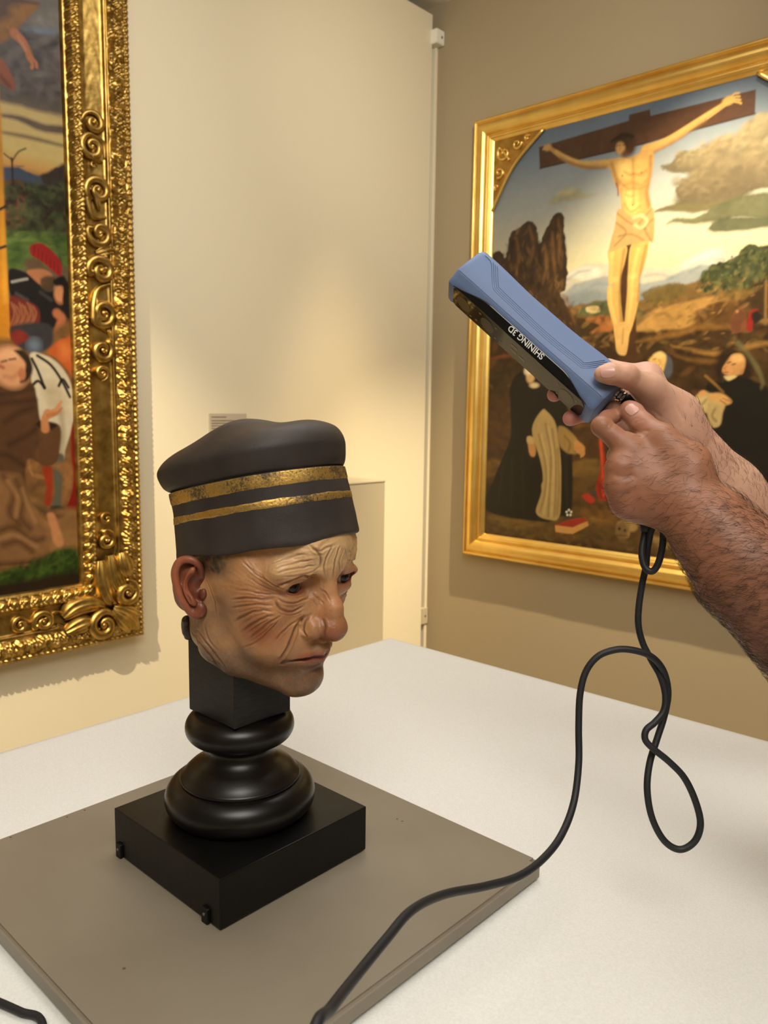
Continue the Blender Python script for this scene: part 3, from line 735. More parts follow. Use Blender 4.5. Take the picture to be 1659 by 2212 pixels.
put_ear(False); put_ear(True)
# dark ragged edge behind the ear where the clay is broken off
def broken_edge():
    v = Vol((-75, -85, -85), (0, -15, -5), 0.8)
    for px, py, l, r in ((404, 1350, -50, 6), (403, 1340, -53, 5), (405, 1362, -48, 5.5), (409, 1374, -47, 5)):
        v.ell(head_local(px, py, 1, l), (r, r * 1.1, r * 1.2), 4)
    V, F = v.mesh(); V = V + normals(V, F) * (0.7 * vnoise(V, 0.2, 6, 3))[:, None]
    me = fast_mesh('broken_edge', head_world(V), F); set_color(me, srgb(64, 46, 30) * (1 + 0.4 * vnoise(V, 0.3, 2, 3))[:, None]); link('broken_edge', me, M_SKIN, hd, True)
broken_edge()
# ------------------------------------------------------------------ hat of the painted head
HN = np.array([-0.2127, -0.0159, 0.9770]); HN /= np.linalg.norm(HN)
HF = HM[:, 0] - HN * (HM[:, 0] @ HN); HF /= np.linalg.norm(HF); HL = np.cross(HN, HF)
def hat_rings(levels, nt=240, sub=6):
    L = catmull(levels, sub)                          # x y z halfwidth
    L[:, :3] = CAM + (L[:, :3] - CAM) * 0.954; L[:, 3] *= 0.954 * 0.93
    th = np.linspace(0, 2 * math.pi, nt, endpoint=False)
    R = []
    for cx, cy, cz, w in L:
        a, b = w * 1.105, w * 0.885
        c, s = np.cos(th), np.sin(th)
        k = (np.abs(c) ** 2.25 + np.abs(s) ** 2.25) ** (-1 / 2.25)
        R.append(np.array([cx, cy, cz]) + (a * c * k)[:, None] * HF + (b * s * k)[:, None] * HL)
    return np.array(R), th
def grid_faces(m, n):
    i = np.arange(m - 1)[:, None] * n; j = np.arange(n)[None, :]; j2 = (j + 1) % n
    return np.stack([i + j, i + j2, i + n + j2, i + n + j], -1).reshape(-1, 4)
M_HAT = add_bump(painted_material('black_painted_hat', 0.5, 0, 0.28), 1100, 0.4, 0.0006, 4)
M_GOLDLEAF = material('worn_gold_leaf', (0.6, 0.4, 0.12), 0.32, 1.0)
def worn_gold(m):
    nt = m.node_tree; b = nt.nodes['Principled BSDF']
    tc = nt.nodes.new('ShaderNodeTexCoord')
    n = nt.nodes.new('ShaderNodeTexNoise'); n.inputs['Scale'].default_value = 420; n.inputs['Detail'].default_value = 6; n.inputs['Roughness'].default_value = 0.7
    n2 = nt.nodes.new('ShaderNodeTexNoise'); n2.inputs['Scale'].default_value = 26; n2.inputs['Detail'].default_value = 4
    nt.links.new(tc.outputs['Object'], n.inputs['Vector']); nt.links.new(tc.outputs['Object'], n2.inputs['Vector'])
    ad = nt.nodes.new('ShaderNodeMath'); ad.operation = 'ADD'; nt.links.new(n.outputs['Fac'], ad.inputs[0]); nt.links.new(n2.outputs['Fac'], ad.inputs[1])
    rp = nt.nodes.new('ShaderNodeValToRGB'); rp.color_ramp.elements[0].position = 0.43; rp.color_ramp.elements[1].position = 0.56
    hf = nt.nodes.new('ShaderNodeMath'); hf.operation = 'MULTIPLY'; hf.inputs[1].default_value = 0.5
    nt.links.new(ad.outputs[0], hf.inputs[0]); nt.links.new(hf.outputs[0], rp.inputs['Fac'])
    mx = nt.nodes.new('ShaderNodeMix'); mx.data_type = 'RGBA'
    mx.inputs['A'].default_value = (*srgb(70, 52, 28), 1); mx.inputs['B'].default_value = (*srgb(220, 178, 96), 1)
    nt.links.new(rp.outputs['Color'], mx.inputs['Factor']); nt.links.new(mx.outputs['Result'], b.inputs['Base Color'])
    nt.links.new(rp.outputs['Color'], b.inputs['Metallic'])
    bp = nt.nodes.new('ShaderNodeBump'); bp.inputs['Strength'].default_value = 0.6; bp.inputs['Distance'].default_value = 0.001
    nt.links.new(n.outputs['Fac'], bp.inputs['Height']); nt.links.new(bp.outputs['Normal'], b.inputs['Normal'])
worn_gold(M_GOLDLEAF)
ht = None
CUFF = [(-0.6838, 0.5500, 1.3560, 0.0945), (-0.6836, 0.5500, 1.3500, 0.0955), (-0.6834, 0.5499, 1.3482, 0.0985), (-0.6837, 0.5499, 1.3503, 0.1027), (-0.6858, 0.5498, 1.3610, 0.1022), (-0.6889, 0.5497, 1.3771, 0.1011), (-0.6934, 0.5493, 1.3985, 0.0998), (-0.6985, 0.5477, 1.4175, 0.0996), (-0.6990, 0.5480, 1.4205, 0.0985), (-0.6992, 0.5483, 1.4215, 0.0940)]
def hat_noise(P, amp):
    return amp * (0.6 * vnoise(P, 18, 11, 2) + 0.4 * vnoise(P, 60, 12, 2))
R, th = hat_rings(CUFF, 300, 8)
m, n = R.shape[:2]; P = R.reshape(-1, 3)
cen = np.repeat(R.mean(axis=1), n, axis=0); rad = P - cen; rad /= np.linalg.norm(rad, axis=1, keepdims=True)
thf = np.tile(th, m); lev = np.repeat(np.linspace(0, 1, m), n)
wave = 0.0016 * np.sin(3 * thf + 0.6) + 0.0010 * np.sin(7 * thf + 2)
P = P + rad * (hat_noise(P, 0.0012) + 0.0006 * np.sin(5 * thf))[:, None] + HN * (wave * (1 - smooth01(lev, 0.2, 0.7)))[:, None]
me = fast_mesh('hat_cuff', P, grid_faces(m, n))
set_color(me, srgb(58, 51, 47) * (1 + 0.35 * vnoise(P, 40, 3, 4) + 0.2 * vnoise(P, 9, 8, 2))[:, None])
cuff = link('hat_cuff', me, M_HAT, hd, True)
CUFFG = P.reshape(m, n, 3)
def stripe(l0, l1, wob, seed):
    ks = np.linspace(l0, l1, 7) * (m - 1)
    rows = []
    for q, k in enumerate(ks):
        e = (q - 3) / 3.0
        kk = k + e * (m - 1) * wob * (np.sin(9 * th + seed) * 0.5 + np.sin(31 * th + 2 * seed) * 0.3)
        i = np.clip(kk.astype(int), 0, m - 2); f = (kk - i)[:, None]
        p = CUFFG[i, np.arange(n)] * (1 - f) + CUFFG[i + 1, np.arange(n)] * f
        c = p.mean(axis=0); r = p - c; r /= np.linalg.norm(r, axis=1, keepdims=True)
        rows.append(p + r * (0.0005 if 0 < q < 6 else -0.0004))
    G = np.array(rows); me = fast_mesh('gold_stripe', G.reshape(-1, 3), grid_faces(7, n)); link('gold_stripe', me, M_GOLDLEAF, cuff, True)
stripe(0.700, 0.845, 0.0025, 1.0); stripe(0.605, 0.648, 0.004, 2.3)
CROWN = [(-0.6992, 0.5483, 1.4190, 0.0930), (-0.6992, 0.5483, 1.4212, 0.0968), (-0.7020, 0.5470, 1.4262, 0.1010), (-0.7056, 0.5461, 1.4375, 0.1042), (-0.7063, 0.5462, 1.4460, 0.1040), (-0.7055, 0.5480, 1.4560, 0.0985), (-0.7040, 0.5505, 1.4650, 0.0890), (-0.7030, 0.5525, 1.4720, 0.0740), (-0.7020, 0.5540, 1.4760, 0.0560), (-0.7010, 0.5550, 1.4785, 0.0330), (-0.7005, 0.5555, 1.4790, 0.0020)]
R, th = hat_rings(CROWN, 300, 8)
m, n = R.shape[:2]; P = R.reshape(-1, 3)
cen = np.repeat(R.mean(axis=1), n, axis=0); rad = P - cen; rl = np.linalg.norm(rad, axis=1, keepdims=True); rad /= rl + 1e-9
thf = np.tile(th, m); lev = np.repeat(np.linspace(0, 1, m), n)
crp = RC[:, 0]                                          # lumps of the soft crown, given along and across the hat
q = P - np.array([-0.669, 0.5276, 1.479]); qa = q @ crp; qd = q @ np.cross(HN, crp)
top = smooth01(lev, 0.45, 0.75)
lump = 0.0105 * np.exp(-((qa + 0.018) / 0.034) ** 2 - (qd / 0.06) ** 2) - 0.0040 * np.exp(-((qa - 0.030) / 0.016) ** 2) * np.exp(-(qd / 0.07) ** 2) + 0.0005 * np.exp(-((qa - 0.055) / 0.018) ** 2) - 0.003 * np.exp(-((qa + 0.08) / 0.03) ** 2)
P = P + HN * (top * lump)[:, None] + rad * ((1 - top) * (0.0022 * np.sin(2 * thf + 1.1) + 0.0016 * np.sin(5 * thf + 0.4)) * smooth01(lev, 0.05, 0.25))[:, None] + rad * hat_noise(P, 0.0010)[:, None]
me = fast_mesh('hat_crown', P, grid_faces(m, n))
dust = np.clip(0.5 + vnoise(P, 22, 5, 4), 0, 1) * smooth01(lev, 0.35, 0.6)
c = srgb(56, 49, 45) * (1 + 0.35 * vnoise(P, 40, 4, 4))[:, None]
c = c * (1 - 0.35 * dust[:, None]) + srgb(92, 76, 46) * (0.35 * dust[:, None])
set_color(me, np.clip(c, 0, 1))
link('hat_crown', me, M_HAT, hd, True)
# ------------------------------------------------------------------ painted canvases: colour laid on a fine grid of the canvas itself
class Canvas:
    def __init__(s, us, vs, to_uv):
        s.us, s.vs, s.to_uv = us, vs, to_uv          # grid lines across and up (metres on the wall)
        s.U, s.V = np.meshgrid(us, vs, indexing='ij'); s.C = np.zeros(s.U.shape + (3,))
        P = np.stack([s.U.ravel(), s.V.ravel(), 0 * s.U.ravel()], -1)
        s.nf = vnoise(P, 60, 21, 3).reshape(s.U.shape); s.nc = vnoise(P, 14, 22, 4).reshape(s.U.shape)
    def box(s, lo, hi):
        i0, i1 = np.searchsorted(s.us, [lo[0], hi[0]]); j0, j1 = np.searchsorted(s.vs, [lo[1], hi[1]])
        return slice(i0, i1), slice(j0, j1)
    def blend(s, sl, m, col, tex):
        c = srgb(*col)[None, None, :] * np.clip(1 + tex * (0.55 * s.nf[sl] + 0.6 * s.nc[sl]), 0.2, 2)[..., None]
        s.C[sl] = s.C[sl] * (1 - m[..., None]) + c * m[..., None]
    def poly(s, pts, col, soft=0.003, a=1.0, tex=0.25, smooth=True, rough=0.0):
        P = np.array([s.to_uv(*p) for p in pts])
        if smooth: P = catmull(P, 5, True)
        sl = s.box(P.min(0) - 2 * soft - rough, P.max(0) + 2 * soft + rough)
        U, V = s.U[sl], s.V[sl]
        if U.size == 0: return
        if rough: U = U + rough * s.nf[sl]; V = V + rough * s.nc[sl]
        ins = np.zeros(U.shape, bool); D = np.full(U.shape, 1e9)
        for k in range(len(P)):
            x0, y0 = P[k - 1]; x1, y1 = P[k]
            c = (y0 > V) != (y1 > V)
            if y1 != y0: ins ^= c & (U < (x1 - x0) * (V - y0) / (y1 - y0) + x0)
            dx, dy = x1 - x0, y1 - y0; L = dx * dx + dy * dy + 1e-12
            t = np.clip(((U - x0) * dx + (V - y0) * dy) / L, 0, 1)
            D = np.minimum(D, (U - x0 - t * dx) ** 2 + (V - y0 - t * dy) ** 2)
        d = np.sqrt(D) * np.where(ins, -1, 1)
        s.blend(sl, a * np.clip(0.5 - d / (2 * soft), 0, 1), col, tex)
    def line(s, pts, w, col, soft=0.003, a=1.0, tex=0.2, smooth=True):
        """w in metres, one width or one per point"""
        P = np.array([s.to_uv(*p) for p in pts]); w = np.broadcast_to(np.asarray(w, float), (len(P),))
        Q = np.column_stack([P, w])
        if smooth and len(P) > 2: Q = catmull(Q, 5)
        P = Q[:, :2]; w = Q[:, 2]
        sl = s.box(P.min(0) - w.max() - soft, P.max(0) + w.max() + soft); U, V = s.U[sl], s.V[sl]
        if U.size == 0: return
        best = np.full(U.shape, 1e9)
        for k in range(len(P) - 1):
            x0, y0 = P[k]; dx, dy = P[k + 1] - P[k]; L = dx * dx + dy * dy + 1e-12
            t = np.clip(((U - x0) * dx + (V - y0) * dy) / L, 0, 1)
            best = np.minimum(best, np.hypot(U - x0 - t * dx, V - y0 - t * dy) - (w[k] + (w[k + 1] - w[k]) * t) / 2)
        s.blend(sl, a * np.clip(0.5 - best / (2 * soft), 0, 1), col, tex)
    def blob(s, c, r, col, a=1.0, soft=0.25, tex=0.2, ang=0.0):
        c0 = np.array(s.to_uv(*c)); sl = s.box(c0 - max(r) * 1.4, c0 + max(r) * 1.4)
        ca, sa = math.cos(ang), math.sin(ang); X = s.U[sl] - c0[0]; Y = s.V[sl] - c0[1]
        k = np.sqrt(((X * ca + Y * sa) / r[0]) ** 2 + ((-X * sa + Y * ca) / r[1]) ** 2)
        s.blend(sl, a * np.clip((1 + soft - k) / (2 * soft), 0, 1), col, tex)
    def dabs(s, pts, n, cols, size, a=0.6, ang=0.0, spread=0.6, asp=2.5, seed=1):
        P = np.array([s.to_uv(*p) for p in pts]); rng = np.random.default_rng(seed); lo, hi = P.min(0), P.max(0); k = 0; tries = 0
        while k < n and tries < n * 12:
            tries += 1; q = lo + rng.random(2) * (hi - lo); ins = False
            for i in range(len(P)):
                x0, y0 = P[i - 1]; x1, y1 = P[i]
                if (y0 > q[1]) != (y1 > q[1]) and q[0] < (x1 - x0) * (q[1] - y0) / (y1 - y0) + x0: ins = not ins
            if not ins: continue
            k += 1; r = size * rng.uniform(0.5, 1.5); t = ang + rng.normal(0, spread); c = cols[rng.integers(len(cols))]
            R = (r * asp ** 0.5, r / asp ** 0.5); m = max(R) * 1.5; sl = s.box(q - m, q + m)
            if s.U[sl].size == 0: continue
            ca, sa = math.cos(t), math.sin(t); X = s.U[sl] - q[0]; Y = s.V[sl] - q[1]
            kk = np.sqrt(((X * ca + Y * sa) / R[0]) ** 2 + ((-X * sa + Y * ca) / R[1]) ** 2)
            s.blend(sl, a * rng.uniform(0.4, 1) * np.clip((1.4 - kk) / 0.8, 0, 1), c, 0.3)
    def vgrad(s, stops, tex=0.06):
        """stops: (v, colour)"""
        stops = sorted(stops, key=lambda q: q[0]); v = [q[0] for q in stops]; c = np.array([srgb(*q[1]) for q in stops])
        s.C = np.stack([np.interp(s.V, v, c[:, k]) for k in range(3)], -1) * (1 + tex * (s.nf + s.nc))[..., None]
    def mesh(s, name, place):
        nu, nv = len(s.us), len(s.vs)
        i, j = np.meshgrid(np.arange(nu - 1), np.arange(nv - 1), indexing='ij')
        F = np.stack([i * nv + j, (i + 1) * nv + j, (i + 1) * nv + j + 1, i * nv + j + 1], -1).reshape(-1, 4)
        me = fast_mesh(name, place(s.U.ravel(), s.V.ravel()), F); set_color(me, np.clip(s.C.reshape(-1, 3), 0, 1)); return me
M_CANVAS = painted_material('varnished_oil_paint', 0.38, 0, 0.35)

# ---- right altarpiece
def painting_right():
    def uv(px, py): p = on_plane(px, py, 1, YW - 0.02); return p[0], p[2]
    us = np.linspace(-2.250, -0.825, 480); vs = np.linspace(0.88, 2.73, 620)
    cv = Canvas(us, vs, uv)
    a = lambda L: [(980 + x / 2.443, 60 + y / 2.443) for x, y in L]
    b = lambda L: [(980 + x / 2.443, 640 + y / 2.443) for x, y in L]
    zz = lambda y: uv(1350, 60 + y / 2.443)[1]
    cv.vgrad([(2.75, (84, 96, 112)), (2.60, (110, 122, 132)), (2.40, (150, 152, 146)), (2.15, (196, 186, 150)), (1.98, (228, 208, 146)), (1.85, (240, 218, 140)), (1.72, (236, 206, 120))])
    P, L, B = cv.poly, cv.line, cv.blob
    # clouds
    P(a([(505, 915), (540, 885), (600, 845), (650, 850), (690, 875), (745, 885), (690, 900), (600, 915), (520, 928)]), (146, 140, 108), 0.008, 0.9, 0.3, rough=0.012)
    P(a([(540, 880), (600, 848), (640, 855), (600, 880)]), (180, 170, 130), 0.01, 0.7)
    P(a([(1090, 735), (1150, 720), (1190, 665), (1240, 650), (1300, 655), (1350, 620), (1400, 590), (1440, 570), (1500, 590), (1520, 540), (1600, 480), (1659, 470), (1900, 430), (1900, 850), (1659, 850), (1560, 880), (1470, 930), (1300, 960), (1060, 970), (1180, 930), (1170, 880), (1200, 800), (1280, 770), (1150, 770)]), (98, 88, 66), 0.006, 1, 0.35, rough=0.02)
    rng = np.random.default_rng(8)
    CL = [(1210, 700, 40), (1260, 690, 45), (1310, 690, 50), (1350, 650, 50), (1400, 640, 60), (1440, 610, 50), (1480, 640, 60), (1520, 600, 50), (1560, 560, 60), (1610, 520, 60), (1660, 500, 60), (1720, 500, 70), (1800, 480, 80), (1300, 780, 60), (1260, 830, 60), (1220, 870, 50), (1350, 760, 70), (1420, 730, 80), (1490, 730, 80), (1560, 660, 70), (1620, 640, 60), (1700, 620, 80), (1780, 640, 90), (1380, 830, 80), (1450, 820, 80), (1530, 790, 80), (1600, 760, 70), (1680, 740, 80), (1300, 870, 60), (1780, 760, 90)]
    for x, y, r in CL:
        sh = (y - 480 - 0.25 * abs(x - 1500)) / 420.0; t = max(0.0, min(1.0, sh))
        base_ = [int(u * (1 - t) + w * t) for u, w in zip((138, 126, 94), (84, 73, 54))]
        B(a([(x, y)])[0], (r / 2.443 * 0.00175, r / 2.443 * 0.00155), tuple(base_), 0.8, 0.35, 0.3)
        for k in range(4):
            dx, dy = rng.normal(-0.15, 0.4), rng.normal(-0.3, 0.35); q = r * rng.uniform(0.28, 0.5)
            B(a([(x + dx * r, y + dy * r)])[0], (q / 2.443 * 0.0017, q / 2.443 * 0.0015), tuple(min(255, int(c * 1.22)) for c in base_), 0.55, 0.5, 0.25)
            B(a([(x + dx * r + 0.2 * q, y + dy * r + 0.55 * q)])[0], (q / 2.443 * 0.0013, q / 2.443 * 0.0007), tuple(int(c * 0.8) for c in base_), 0.45, 0.6, 0.2)
    P(a([(1170, 900), (1300, 920), (1480, 890), (1560, 860), (1470, 930), (1300, 960), (1180, 940)]), (92, 84, 58), 0.012, 0.7)
    P(a([(1060, 968), (1180, 935), (1300, 930), (1420, 915), (1300, 965), (1180, 972)]), (100, 92, 62), 0.006, 0.9, rough=0.01)
    P(a([(1130, 1035), (1190, 1000), (1300, 985), (1350, 950), (1480, 900), (1659, 870), (1900, 840), (1900, 980), (1659, 1000), (1500, 1000), (1400, 1030), (1200, 1025)]), (88, 88, 60), 0.006, 0.95, 0.4, rough=0.015)
    P(a([(1340, 1060), (1400, 1015), (1500, 1000), (1659, 990), (1900, 960), (1900, 1040), (1659, 1050), (1500, 1070), (1400, 1080)]), (74, 78, 54), 0.006, 0.95, 0.4, rough=0.012)
    # far mountains
    P(a([(560, 1330), (600, 1290), (700, 1240), (820, 1245), (1000, 1260), (1150, 1270), (1250, 1200), (1340, 1160), (1410, 1160), (1480, 1200), (1520, 1180), (1659, 1170), (1900, 1150), (1900, 1500), (560, 1500)]), (186, 178, 156), 0.004, 1, 0.15, False)
    P(a([(600, 1300), (700, 1262), (790, 1290), (700, 1330)]), (208, 204, 186), 0.01, 0.8); P(a([(1200, 1260), (1340, 1180), (1420, 1180), (1330, 1270)]), (206, 202, 182), 0.01, 0.8)
    P(a([(560, 1420), (640, 1350), (700, 1335), (800, 1310), (900, 1330), (1000, 1350), (1100, 1330), (1300, 1250), (1460, 1245), (1500, 1420), (560, 1480)]), (138, 144, 142), 0.006, 0.9, 0.2, False)
    P(a([(560, 1440), (700, 1385), (820, 1400), (1000, 1390), (1100, 1400), (1100, 1460), (560, 1500)]), (118, 124, 124), 0.01, 0.8)
    # middle distance
    P(a([(560, 1500), (700, 1460), (800, 1440), (900, 1480), (1000, 1430), (1100, 1370), (1250, 1350), (1400, 1310), (1900, 1290), (1900, 1700), (500, 1700)]), (112, 86, 46), 0.005, 1, 0.5, rough=0.015)
    P(a([(1300, 1320), (1380, 1245), (1430, 1235), (1500, 1200), (1540, 1160), (1590, 1140), (1659, 1150), (1900, 1120), (1900, 1350), (1500, 1390), (1320, 1390)]), (58, 62, 38), 0.004, 1, 0.6, rough=0.02)
    P(a([(1000, 1400), (1080, 1360), (1200, 1350), (1230, 1400), (1100, 1450), (1010, 1440)]), (96, 80, 42), 0.006, 0.9, 0.6, rough=0.015)
    P(a([(660, 1490), (800, 1440), (900, 1480), (960, 1470), (1000, 1520), (700, 1545)]), (76, 84, 54), 0.006, 0.95, 0.4, rough=0.01)
    P(a([(700, 1475), (760, 1470), (770, 1500), (710, 1505)]), (196, 176, 120), 0.004, 0.9)
    # brown land
    P(a([(180, 1560), (420, 1500), (640, 1520), (800, 1540), (1000, 1600), (1200, 1580), (1400, 1440), (1500, 1400), (1900, 1330), (1900, 2900), (180, 2900)]), (58, 40, 20), 0.01, 1, 0.7, rough=0.02)
    P(a([(1400, 1380), (1500, 1370), (1580, 1400), (1500, 1450), (1400, 1430)]), (110, 84, 40), 0.008, 0.9, 0.5, rough=0.01)
    P(a([(960, 1595), (1070, 1490), (1200, 1455), (1350, 1420), (1400, 1440), (1280, 1500), (1295, 1560), (1100, 1595)]), (166, 126, 66), 0.006, 0.95, 0.35, rough=0.008)
    P(a([(700, 1540), (800, 1520), (850, 1560), (830, 1600), (720, 1610), (770, 1570)]), (160, 98, 48), 0.006, 0.9, 0.3, rough=0.01)
    P(a([(1280, 1510), (1450, 1440), (1560, 1470), (1500, 1560), (1300, 1590)]), (92, 62, 30), 0.012, 0.9, 0.5, rough=0.01)
    cv.dabs(a([(560, 1480), (1000, 1440), (1400, 1330), (1800, 1300), (1800, 1700), (560, 1700)]), 420, [(40, 30, 16), (150, 112, 58), (96, 70, 34), (62, 56, 30), (170, 130, 72)], 0.011, 0.42, 0.3, 0.6, 2.4, 2)
    cv.dabs(a([(1300, 1300), (1400, 1240), (1540, 1160), (1800, 1140), (1800, 1380), (1320, 1390)]), 260, [(34, 40, 22), (78, 84, 46), (50, 56, 30), (104, 100, 56)], 0.007, 0.7, 1.2, 0.8, 1.8, 3)
    cv.dabs(a([(190, 1620), (1000, 1620), (1800, 1500), (1800, 2200), (190, 2200)]), 320, [(30, 20, 10), (84, 58, 26), (112, 76, 34), (46, 32, 16)], 0.018, 0.38, 0.2, 0.6, 2.6, 4)
    # rocks at the left
    P(a([(190, 1250), (240, 1180), (275, 1210), (300, 1090), (340, 1060), (395, 1020), (440, 1060), (450, 1140), (500, 1040), (540, 980), (580, 990), (585, 1100), (600, 1280), (590, 1380), (570, 1420), (660, 1640), (190, 1640)]), (62, 44, 26), 0.003, 1, 0.6, rough=0.008)
    for q in ([(330, 1110), (345, 1200), (330, 1300)], [(400, 1050), (420, 1150), (400, 1260)], [(480, 1140), (490, 1250), (470, 1350)], [(550, 1010), (560, 1120), (555, 1240)], [(520, 1080), (525, 1200), (540, 1330)], [(560, 1390), (600, 1450), (640, 1560)]):
        L(a(q), [0.006, 0.016, 0.005], (126, 88, 48), 0.008, 0.65, 0.6)
    for q in ([(450, 1130), (455, 1250), (450, 1380)], [(310, 1130), (300, 1250), (310, 1400)], [(580, 1100), (590, 1220), (580, 1340)]):
        L(a(q), 0.012, (30, 22, 14), 0.008, 0.8, 0.3)
    cv.dabs(a([(215, 1220), (300, 1090), (400, 1030), (450, 1140), (540, 985), (585, 1100), (595, 1300), (640, 1600), (215, 1600)]), 240, [(34, 24, 14), (104, 74, 42), (132, 96, 58), (50, 36, 20), (78, 56, 32)], 0.010, 0.5, 1.5, 0.4, 2.6, 5)
    # cross
    P(a([(450, 630), (925, 490), (925, 460), (1035, 430), (1040, 465), (1595, 325), (1590, 455), (1040, 600), (1000, 615), (455, 745)]), (76, 50, 33), 0.0025, 1, 0.35, False)
    L(a([(455, 742), (1000, 612), (1590, 453)]), 0.006, (44, 28, 18), 0.003, 0.8, smooth=False)
    P(a([(880, 1120), (950, 1110), (962, 1500), (975, 2300), (880, 2300), (872, 1500)]), (66, 42, 24), 0.004, 1, 0.4, False)
    # crucified figure
    SK, SH, LT = (192, 154, 84), (124, 86, 42), (222, 190, 112)
    L(a([(515, 640), (560, 672), (620, 705), (690, 725), (760, 722), (840, 715)]), [0.016, 0.020, 0.026, 0.028, 0.030, 0.036], (170, 130, 76), 0.003)
    L(a([(540, 650), (620, 695), (690, 712), (830, 705)]), [0.008, 0.012, 0.014, 0.018], SK, 0.005, 0.9)
    L(a([(1010, 650), (1090, 618), (1180, 570), (1260, 515), (1340, 465), (1430, 405)]), [0.044, 0.036, 0.032, 0.026, 0.024, 0.018], (176, 136, 80), 0.003)
    L(a([(1010, 635), (1110, 598), (1190, 550), (1330, 460), (1425, 400)]), [0.024, 0.018, 0.014, 0.012, 0.01], SK, 0.005, 0.9)
    B(a([(1450, 385)])[0], (0.022, 0.016), SK, 1, 0.3); B(a([(498, 632)])[0], (0.018, 0.015), (170, 130, 80), 1, 0.3)
    for k in range(4): L(a([(1450, 385), (1480 + 6 * k, 350 + 14 * k), (1505 + 4 * k, 345 + 18 * k)]), 0.006, SK, 0.003)
    for k in range(3): L(a([(498, 632), (480 - 4 * k, 622 + 10 * k)]), 0.007, (178, 138, 84), 0.003, smooth=False)
    P(a([(820, 705), (870, 685), (940, 680), (1010, 645), (1055, 650), (1048, 760), (1030, 860), (1040, 950), (1000, 990), (940, 1005), (890, 975), (878, 880), (850, 820), (830, 760)]), (180, 140, 80), 0.003)
    P(a([(850, 710), (930, 700), (1000, 690), (1005, 780), (985, 880), (990, 960), (940, 990), (905, 950), (900, 860), (870, 790)]), SK, 0.014, 0.95)
    P(a([(870, 720), (930, 715), (925, 790), (880, 780)]), LT, 0.014, 0.7); P(a([(900, 870), (960, 860), (965, 960), (930, 980), (905, 940)]), LT, 0.014, 0.75)
    for q, w_ in (([(900, 760), (930, 775), (945, 770)], 0.007), ([(955, 770), (985, 775), (1015, 755)], 0.007), ([(895, 830), (925, 850), (945, 845)], 0.005), ([(955, 848), (985, 848), (1010, 835)], 0.005), ([(905, 880), (930, 890), (945, 888)], 0.004), ([(900, 930), (935, 970), (985, 940)], 0.006), ([(835, 720), (850, 770), (866, 830)], 0.01)): L(a(q), w_, SH, 0.006, 0.55)
    B(a([(890, 780)])[0], (0.004, 0.004), (130, 80, 48), 0.8, 0.5); B(a([(990, 765)])[0], (0.004, 0.004), (130, 80, 48), 0.8, 0.5); B(a([(945, 935)])[0], (0.003, 0.004), (110, 72, 40), 0.9, 0.5)
    L(a([(560, 690), (640, 722), (720, 740), (800, 738)]), 0.010, (118, 84, 46), 0.006, 0.7); L(a([(1060, 655), (1140, 615), (1230, 560), (1330, 490)]), 0.010, (120, 86, 48), 0.006, 0.7)
    L(a([(945, 690), (948, 800), (950, 930)]), 0.006, SH, 0.008, 0.6); L(a([(860, 800), (900, 830), (945, 815), (990, 830), (1020, 800)]), 0.005, SH, 0.008, 0.5)
    L(a([(1040, 680), (1035, 780), (1018, 870), (1030, 940)]), 0.012, (120, 84, 44), 0.008, 0.7)
    L(a([(858, 820), (866, 850), (868, 885)]), 0.005, (120, 36, 20), 0.003, 0.9)
    P(a([(818, 1170), (910, 1150), (905, 1230), (880, 1330), (882, 1450), (897, 1610), (860, 1620), (812, 1450), (815, 1340), (820, 1250)]), SK, 0.003)
    P(a([(940, 1140), (1028, 1118), (1008, 1250), (978, 1330), (978, 1430), (935, 1600), (900, 1612), (915, 1400), (920, 1280)]), SK, 0.003)
    L(a([(835, 1190), (830, 1320), (828, 1440), (865, 1600)]), [0.012, 0.008, 0.01, 0.006], LT, 0.008, 0.7); L(a([(975, 1170), (945, 1300), (938, 1430), (915, 1590)]), [0.014, 0.01, 0.01, 0.006], LT, 0.008, 0.7)
    L(a([(900, 1170), (882, 1300), (876, 1450), (892, 1600)]), 0.008, SH, 0.006, 0.7); L(a([(1015, 1150), (985, 1300), (972, 1440)]), 0.007, SH, 0.006, 0.7)
    B(a([(850, 1330)])[0], (0.014, 0.012), LT, 0.6, 0.6); B(a([(948, 1310)])[0], (0.014, 0.012), LT, 0.6, 0.6)
    P(b([(850, 150), (930, 140), (925, 215), (912, 300), (890, 312), (862, 295), (852, 230)]), (196, 156, 90), 0.003); L(b([(895, 170), (890, 250)]), 0.005, SH, 0.004, 0.7)
    P(a([(870, 955), (935, 1000), (1000, 985), (1045, 945), (1060, 1000), (1052, 1130), (1022, 1125), (900, 1152), (822, 1178), (850, 1050)]), (172, 140, 88), 0.003)
    for q in ([(865, 980), (930, 1030), (1010, 1060)], [(860, 1030), (910, 1080), (850, 1150)], [(1040, 960), (990, 1020), (960, 1050)], [(1050, 1010), (1010, 1060), (1040, 1120)], [(870, 1100), (940, 1090), (1000, 1120)]):
        L(a(q), 0.006, (120, 86, 48), 0.005, 0.7)
    L(a([(950, 1000), (990, 990), (1020, 1020), (990, 1055), (955, 1040)]), 0.012, (206, 178, 124), 0.005, 0.9)
    B(a([(893, 610)])[0], (0.034, 0.040), (58, 38, 22), 1, 0.35); B(a([(930, 630)])[0], (0.026, 0.034), (64, 42, 24), 1, 0.4)
    B(a([(880, 636)])[0], (0.019, 0.026), (184, 142, 86), 1, 0.3, ang=0.4); B(a([(905, 665)])[0], (0.016, 0.014), (92, 58, 32), 0.85, 0.5)
